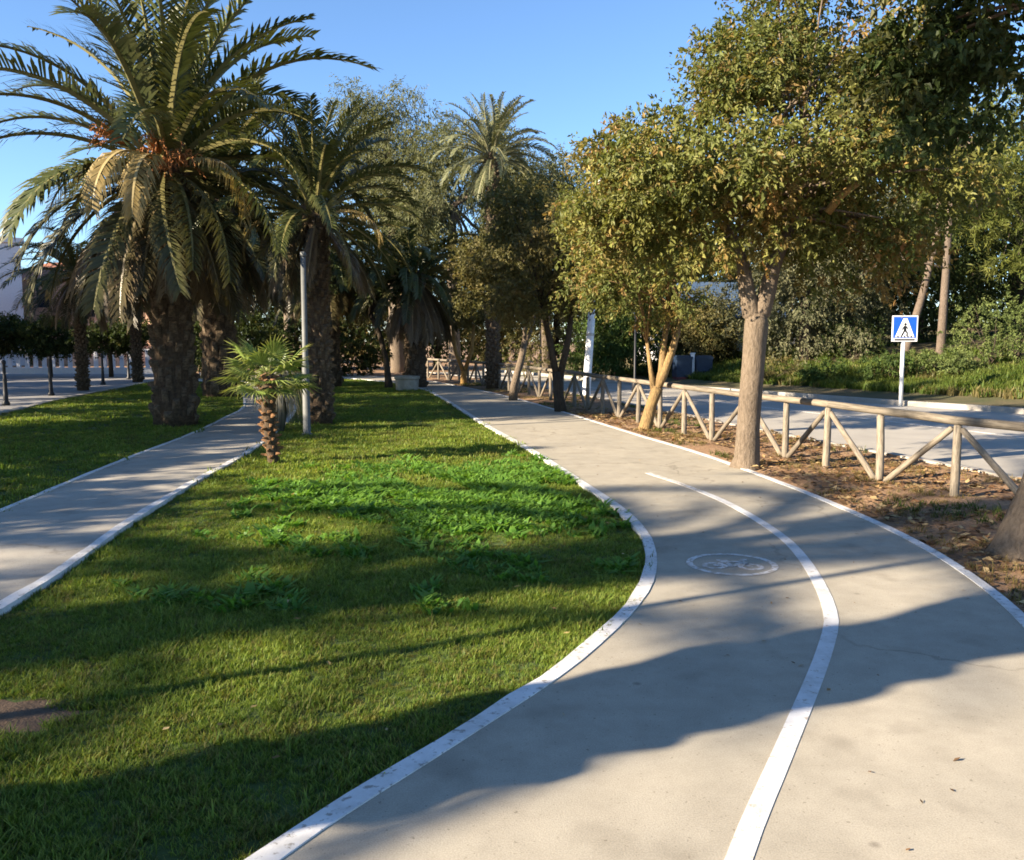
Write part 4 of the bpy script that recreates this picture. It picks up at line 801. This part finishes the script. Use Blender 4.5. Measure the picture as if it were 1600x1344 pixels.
def house(name, loc, rz, wx, wy, h, label, wall, roof, floors, cols_, roof_h=0.0, sides=(0, 1)):
    t = empty(name, loc, rz, label, 'building'); mb = MB(); mb.box(-wx / 2, wx / 2, -wy / 2, wy / 2, -0.5, h); mb.obj('wall', wall, t)
    if roof_h:
        X, Y = wx / 2 + 0.4, wy / 2 + 0.4
        MB().add([(-X, -Y, h), (X, -Y, h), (X, Y, h), (-X, Y, h), (-X * 0.5, 0, h + roof_h), (X * 0.5, 0, h + roof_h)], [(0, 1, 5, 4), (1, 2, 5), (2, 3, 4, 5), (3, 0, 4), (3, 2, 1, 0)]).obj('roof', roof, t)
    else:
        mb = MB(); mb.box(-wx / 2 - 0.2, wx / 2 + 0.2, -wy / 2 - 0.2, wy / 2 + 0.2, h, h + 0.35); mb.obj('parapet', wall, t)
    fr = MB(); fr.box(-0.60, 0.60, -0.06, 0.02, -0.75, 0.75); fr = fr.mesh('window', wall); pn = MB(); pn.box(-0.5, 0.5, -0.075, -0.055, -0.65, 0.65); pn = pn.mesh('pane', M_glass)
    for f in range(floors):
        z = (f + 0.55) * h / floors
        for side, (W_, D_, ang) in enumerate(((wx, wy, 0), (wy, wx, R(90)))):
            for c in range(cols_ if side in sides else 0):
                u = (c + 0.5) / cols_ * W_ - W_ / 2; p = Matrix.Rotation(ang, 3, 'Z') @ Vector((u, -D_ / 2, z))
                wdw = link('window', fr, t, loc=p, rot=(0, 0, ang)); link('pane', pn, wdw)
    return t
house('apartment_block', (-42.5, 62, -0.1), R(-38), 12, 12, 8.3, 'white apartment block in shade beyond the clipped trees', M_wallwhite, M_tile, 3, 3, sides=(0,))
house('town_house', (-33.5, 70, -0.1), R(-10), 9, 8, 6.0, 'peach rendered house with tiled roof seen between palm trunks', M_peach, M_tile, 2, 3, 1.6)
house('town_house', (-27.0, 66, -0.1), R(4), 7, 8, 5.0, 'peach house behind the slender promenade palms', M_peach, M_tile, 2, 3, 1.5)
house('cottage', (9.2, 41.5, 0.3), R(12), 5.6, 5.0, 2.2, 'low house with a blue grey roof hidden behind the laurel', M_wallwhite, M_slate, 1, 2, 1.7)
# ------------------------------------------------------------------ grass, weeds, litter
def tuft(name, nb, h, wd, spread, c0, c1, seed, lean=0.5, broad=False):
    rg = np.random.default_rng(seed); V = []; F4 = []; F3 = []; C = []
    for k in range(nb):
        a = rg.uniform(0, 6.28); r = spread * math.sqrt(rg.uniform(0, 1)); p = np.array([r * math.cos(a), r * math.sin(a), -0.01]); b_ = rg.uniform(0, 6.28)
        d = np.array([math.cos(b_), math.sin(b_), 0]); s = np.array([-d[1], d[0], 0]) * wd * rg.uniform(.7, 1.3); hh = h * rg.uniform(0.55, 1.2); ln = lean * rg.uniform(0.2, 1.2) * hh
        m = p + d * ln * 0.35 + (0, 0, hh * 0.6); e = p + d * ln + (0, 0, hh * (1.0 if not broad else 0.85)); b = len(V)
        q = 1.0 if not broad else 0.25
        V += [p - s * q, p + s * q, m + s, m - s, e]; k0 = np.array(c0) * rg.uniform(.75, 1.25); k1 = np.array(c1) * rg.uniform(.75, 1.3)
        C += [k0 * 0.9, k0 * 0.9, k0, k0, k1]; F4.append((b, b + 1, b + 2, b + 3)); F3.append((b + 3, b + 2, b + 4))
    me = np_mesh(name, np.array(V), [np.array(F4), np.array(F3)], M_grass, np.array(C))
    return bpy.data.objects.new(name, me)
def scatter(name, P, scl, idx, protos, label, cat, seed):
    """one object of countless alike tufts: points carrying turn, size and pick, instanced by geometry nodes"""
    rg = np.random.default_rng(seed); n = len(P)
    me = bpy.data.meshes.new(name); me.vertices.add(n); me.vertices.foreach_set('co', np.asarray(P, np.float32).ravel())
    rot = np.stack([rg.normal(0, .12, n), rg.normal(0, .12, n), rg.uniform(0, 6.28, n)], 1).astype(np.float32)
    me.attributes.new('turn', 'FLOAT_VECTOR', 'POINT').data.foreach_set('vector', rot.ravel())
    me.attributes.new('size', 'FLOAT', 'POINT').data.foreach_set('value', np.asarray(scl, np.float32))
    me.attributes.new('pick', 'INT', 'POINT').data.foreach_set('value', np.asarray(idx, np.int32))
    o = link(name, me); tag(o, label, cat, kind='stuff')
    ng = bpy.data.node_groups.new(name, 'GeometryNodeTree'); ng.interface.new_socket('Geometry', in_out='INPUT', socket_type='NodeSocketGeometry'); ng.interface.new_socket('Geometry', in_out='OUTPUT', socket_type='NodeSocketGeometry')
    gi = ng.nodes.new('NodeGroupInput'); go = ng.nodes.new('NodeGroupOutput'); ip = ng.nodes.new('GeometryNodeInstanceOnPoints'); jn = ng.nodes.new('GeometryNodeGeometryToInstance')
    ng.links.new(gi.outputs[0], ip.inputs['Points'])
    for p in reversed(protos):
        oi = ng.nodes.new('GeometryNodeObjectInfo'); oi.inputs['Object'].default_value = p; oi.inputs['As Instance'].default_value = True
        ng.links.new(oi.outputs['Geometry'], jn.inputs[0])
    jo = ng.nodes.new('GeometryNodeJoinGeometry'); ng.nodes.remove(jn)
    for nd in [q for q in ng.nodes if q.bl_idname == 'GeometryNodeObjectInfo']: ng.links.new(nd.outputs['Geometry'], jo.inputs[0])
    ng.links.new(jo.outputs[0], ip.inputs['Instance']); ip.inputs['Pick Instance'].default_value = True
    def attr(nm, ty):
        a = ng.nodes.new('GeometryNodeInputNamedAttribute'); a.data_type = ty; a.inputs['Name'].default_value = nm; return a.outputs['Attribute']
    ng.links.new(attr('pick', 'INT'), ip.inputs['Instance Index'])
    er = ng.nodes.new('FunctionNodeEulerToRotation'); ng.links.new(attr('turn', 'FLOAT_VECTOR'), er.inputs[0]); ng.links.new(er.outputs[0], ip.inputs['Rotation'])
    ng.links.new(attr('size', 'FLOAT'), ip.inputs['Scale']); ng.links.new(ip.outputs[0], go.inputs[0])
    md = o.modifiers.new('tufts', 'NODES'); md.node_group = ng; return o
def xs_at(line, ys): return np.interp(ys, [p.y for p in line], [p.x for p in line])
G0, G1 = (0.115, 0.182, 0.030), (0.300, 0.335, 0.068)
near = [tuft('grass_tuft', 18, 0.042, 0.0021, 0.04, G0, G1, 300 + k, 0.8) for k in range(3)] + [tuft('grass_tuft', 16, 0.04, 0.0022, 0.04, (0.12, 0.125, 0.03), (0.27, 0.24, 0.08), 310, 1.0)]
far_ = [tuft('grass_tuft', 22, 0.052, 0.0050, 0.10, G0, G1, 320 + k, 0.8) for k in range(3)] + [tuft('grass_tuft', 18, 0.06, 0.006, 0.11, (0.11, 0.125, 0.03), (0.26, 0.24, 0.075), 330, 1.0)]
def lawn_points(rg, L, Rr, y0, y1, dens, mL=0.0, mR=0.0):
    ya = np.linspace(y0, y1, 60); wd = np.maximum(xs_at(Rr, ya) - xs_at(L, ya), 0.1); area = np.trapezoid(wd, ya) if hasattr(np, 'trapezoid') else np.trapz(wd, ya)
    n = int(area * dens); y = rg.uniform(y0, y1, n * 2); x0 = xs_at(L, y) + mL; x1 = xs_at(Rr, y) - mR; k = rg.uniform(0, wd.max(), n * 2) < (x1 - x0)
    y, x0, x1 = y[k][:n], x0[k][:n], x1[k][:n]; x = x0 + (x1 - x0) * rg.uniform(0, 1, len(y)); return x, y
rg = np.random.default_rng(7)
def wave(x, y): return np.sin(1.3 * x + 0.6 * y) * np.sin(0.9 * y - 0.7 * x + 1) + 0.5 * np.sin(3.1 * x + 2.3 * y + 2)
def build_lawn(name, L, Rr, bands, label, protoN, protoF, seed, patch=None):
    Ps, Ss, Is = [], [], []
    for y0, y1, dens, isfar in bands:
        x, y = lawn_points(rg, L, Rr, y0, y1, dens, 0.02, -0.005)
        vis = np.abs(x) < 0.85 * y + 3.0
        if patch is not None: vis &= ~(((x - patch[0]) / patch[2]) ** 2 + ((y - patch[1]) / patch[3]) ** 2 < 1 + 0.3 * np.sin(9 * np.arctan2(y - patch[1], x - patch[0])))
        x, y = x[vis], y[vis]; q = wave(x, y); s = (0.80 + 0.20 * q + 0.18 * np.sin(9.1 * x + 4 * y) * np.sin(7.7 * y - 3 * x)) * rg.gamma(14, 1 / 14, len(x)); ii = np.where(rg.uniform(0, 1, len(x)) < 0.12 + 0.16 * (q < -0.3), 3, rg.integers(0, 3, len(x)))
        Ps.append(np.stack([x, y, np.full(len(x), -0.035)], 1)); Ss.append(np.clip(s, 0.4, 1.9)); Is.append(ii + (4 if isfar else 0))
    P = np.concatenate(Ps); return scatter(name, P, np.concatenate(Ss), np.concatenate(Is), protoN + protoF, label, 'grass', seed)
build_lawn('grass', gpR, bikeL, [(1.5, 6.5, 1700, False), (6.5, 10, 1000, False), (10, 17, 320, True), (17, 36, 110, True)], 'short green grass of the lawn between the two paths', near, far_, 1, (-2.28, 3.72, 0.36, 0.23))
build_lawn('grass', prom, gpL, [(0, 16, 160, True), (16, 34, 90, True)], 'short grass of the shaded lawn by the promenade', near, far_, 2)
# lush clover and weeds in the middle of the lawn
wd_ = [tuft('weed_tuft', 26, 0.072, 0.0125, 0.065, (0.080, 0.185, 0.028), (0.18, 0.315, 0.055), 340 + k, 1.3, True) for k in range(3)]
n = 6500; a = rg.normal(size=(n, 2)); x = -0.45 + a[:, 0] * 0.85; y = 9.6 + a[:, 1] * 0.95; k = (x < xs_at(bikeL, y) - 0.06) & (x > -3) & (wave(x * 1.7, y * 1.7) > -0.35)
x2 = rg.uniform(-2.6, 0.9, 900); y2 = rg.uniform(5.2, 8.5, 900); k2 = (x2 < xs_at(bikeL, y2) - 0.06) & (wave(x2 * 2.2, y2 * 2.2) > 0.25)
x = np.concatenate([x[k], x2[k2]]); y = np.concatenate([y[k], y2[k2]])
scatter('weeds', np.stack([x, y, np.full(len(x), -0.035)], 1), rg.uniform(0.4, 1.5, len(x)) * rg.uniform(0.7, 1.1, len(x)), rg.integers(0, 3, len(x)), wd_, 'lush green weeds growing through the lawn', 'weeds', 3)
# verge: thin dry grass and weeds
dry = [tuft('dry_tuft', 12, 0.07, 0.003, 0.05, (0.17, 0.13, 0.05), (0.30, 0.23, 0.10), 350 + k, 1.0) for k in range(2)] + [tuft('green_tuft', 14, 0.075, 0.004, 0.06, (0.07, 0.10, 0.02), (0.14, 0.16, 0.04), 360, 0.9)]
x, y = lawn_points(rg, bikeR, roadN, 3.5, 32, 60, 0.05, 0.2); k = wave(x * 1.4, y * 1.4) > 0.0; x, y = x[k], y[k]
scatter('verge_grass', np.stack([x, y, np.array([0.0 + hump(a, b) for a, b in zip(x, y)]) - 0.004], 1), rg.uniform(0.4, 1.1, len(x)), np.where(wave(x, y) > 0.45, 2, rg.integers(0, 2, len(x))), dry, 'sparse dry grass on the earth verge', 'grass', 4)
# bank grass
bg_ = [tuft('bank_tuft', 24, 0.19, 0.012, 0.16, (0.08, 0.12, 0.025), (0.17, 0.19, 0.05), 370 + k, 0.8) for k in range(2)] + [tuft('bank_tuft', 24, 0.19, 0.012, 0.16, (0.14, 0.12, 0.05), (0.26, 0.22, 0.10), 380, 0.8)]
bv = np.array([v.co[:] for v in bk.data.vertices]).reshape(len(A), len(prof), 3); n = 9000
i = rg.integers(0, len(A) - 1, n); jf = np.minimum(1.6 + np.abs(rg.normal(0, 1.9, n)), len(prof) - 1.01); j = jf.astype(int); u = rg.uniform(0, 1, n)[:, None]; v = (jf - j)[:, None]
P = (bv[i, j] * (1 - u) + bv[i + 1, j] * u) * (1 - v) + (bv[i, j + 1] * (1 - u) + bv[i + 1, j + 1] * u) * v
k = (P[:, 1] > 14) & (P[:, 1] < 40); P = P[k]
scatter('bank_grass', P, rg.uniform(0.5, 1.4, len(P)), np.where(wave(P[:, 0] * 0.8, P[:, 1] * 0.8) + rg.normal(0, .3, len(P)) > 0.75, 2, rg.integers(0, 2, len(P))), bg_, 'rough long grass covering the road bank', 'grass', 5)

def leaves_on(name, P, size, palette, seed, label):
    rg = np.random.default_rng(seed); n = len(P); a = rg.uniform(0, 6.28, n); L = size * rg.uniform(0.5, 1.4, n)
    ax = np.stack([np.cos(a), np.sin(a), rg.normal(0, .18, n)], 1); s = np.stack([-np.sin(a), np.cos(a), rg.normal(0, .25, n)], 1); w_ = (L * rg.uniform(.18, .32, n))[:, None]; L = L[:, None]
    up = np.array([0, 0, 1.0]); V = np.stack([P - ax * L / 2, P + s * w_ + up * w_ * .4, P + ax * L / 2 + up * L * .15, P - s * w_ + up * w_ * .4], 1).reshape(-1, 3)
    b = np.arange(n) * 4; F = np.concatenate([np.stack([b, b + 1, b + 2], 1), np.stack([b, b + 2, b + 3], 1)])
    pal = np.array(palette); c = pal[rg.integers(0, len(pal), n)] * rg.uniform(.6, 1.3, n)[:, None]
    o = link(name, np_mesh(name, V, F, M_litter, np.repeat(c, 4, axis=0))); return tag(o, label, 'leaves', kind='stuff')
DRYC = [(0.20, 0.11, 0.05), (0.30, 0.19, 0.09), (0.13, 0.07, 0.035), (0.36, 0.26, 0.13), (0.09, 0.055, 0.03)]
x, y = lawn_points(rg, bikeR, roadN, 3.5, 20, 230, 0.03, 0.15); k = wave(x * 0.9 + 2, y * 1.1) > -0.55; x, y = x[k], y[k]
leaves_on('leaf_litter', np.stack([x, y, np.array([hump(a, b) for a, b in zip(x, y)]) + 0.010], 1), 0.075, DRYC, 1, 'dry brown leaf litter on the earth verge')
x, y = lawn_points(rg, bikeL, bikeR, 2.4, 16, 3.2, 0.15, 0.1)
leaves_on('fallen_leaves', np.stack([x, y, np.full(len(x), 0.004)], 1), 0.026, DRYC, 2, 'scattered dead leaves on the cycle path')
x, y = lawn_points(rg, gpR, bikeL, 2.4, 12, 1.6, 0.1, 0.1)
leaves_on('fallen_leaves', np.stack([x, y, np.full(len(x), 0.012)], 1), 0.042, [(0.32, 0.24, 0.10), (0.26, 0.16, 0.06), (0.38, 0.29, 0.14)], 3, 'yellowed leaves lying on the lawn')
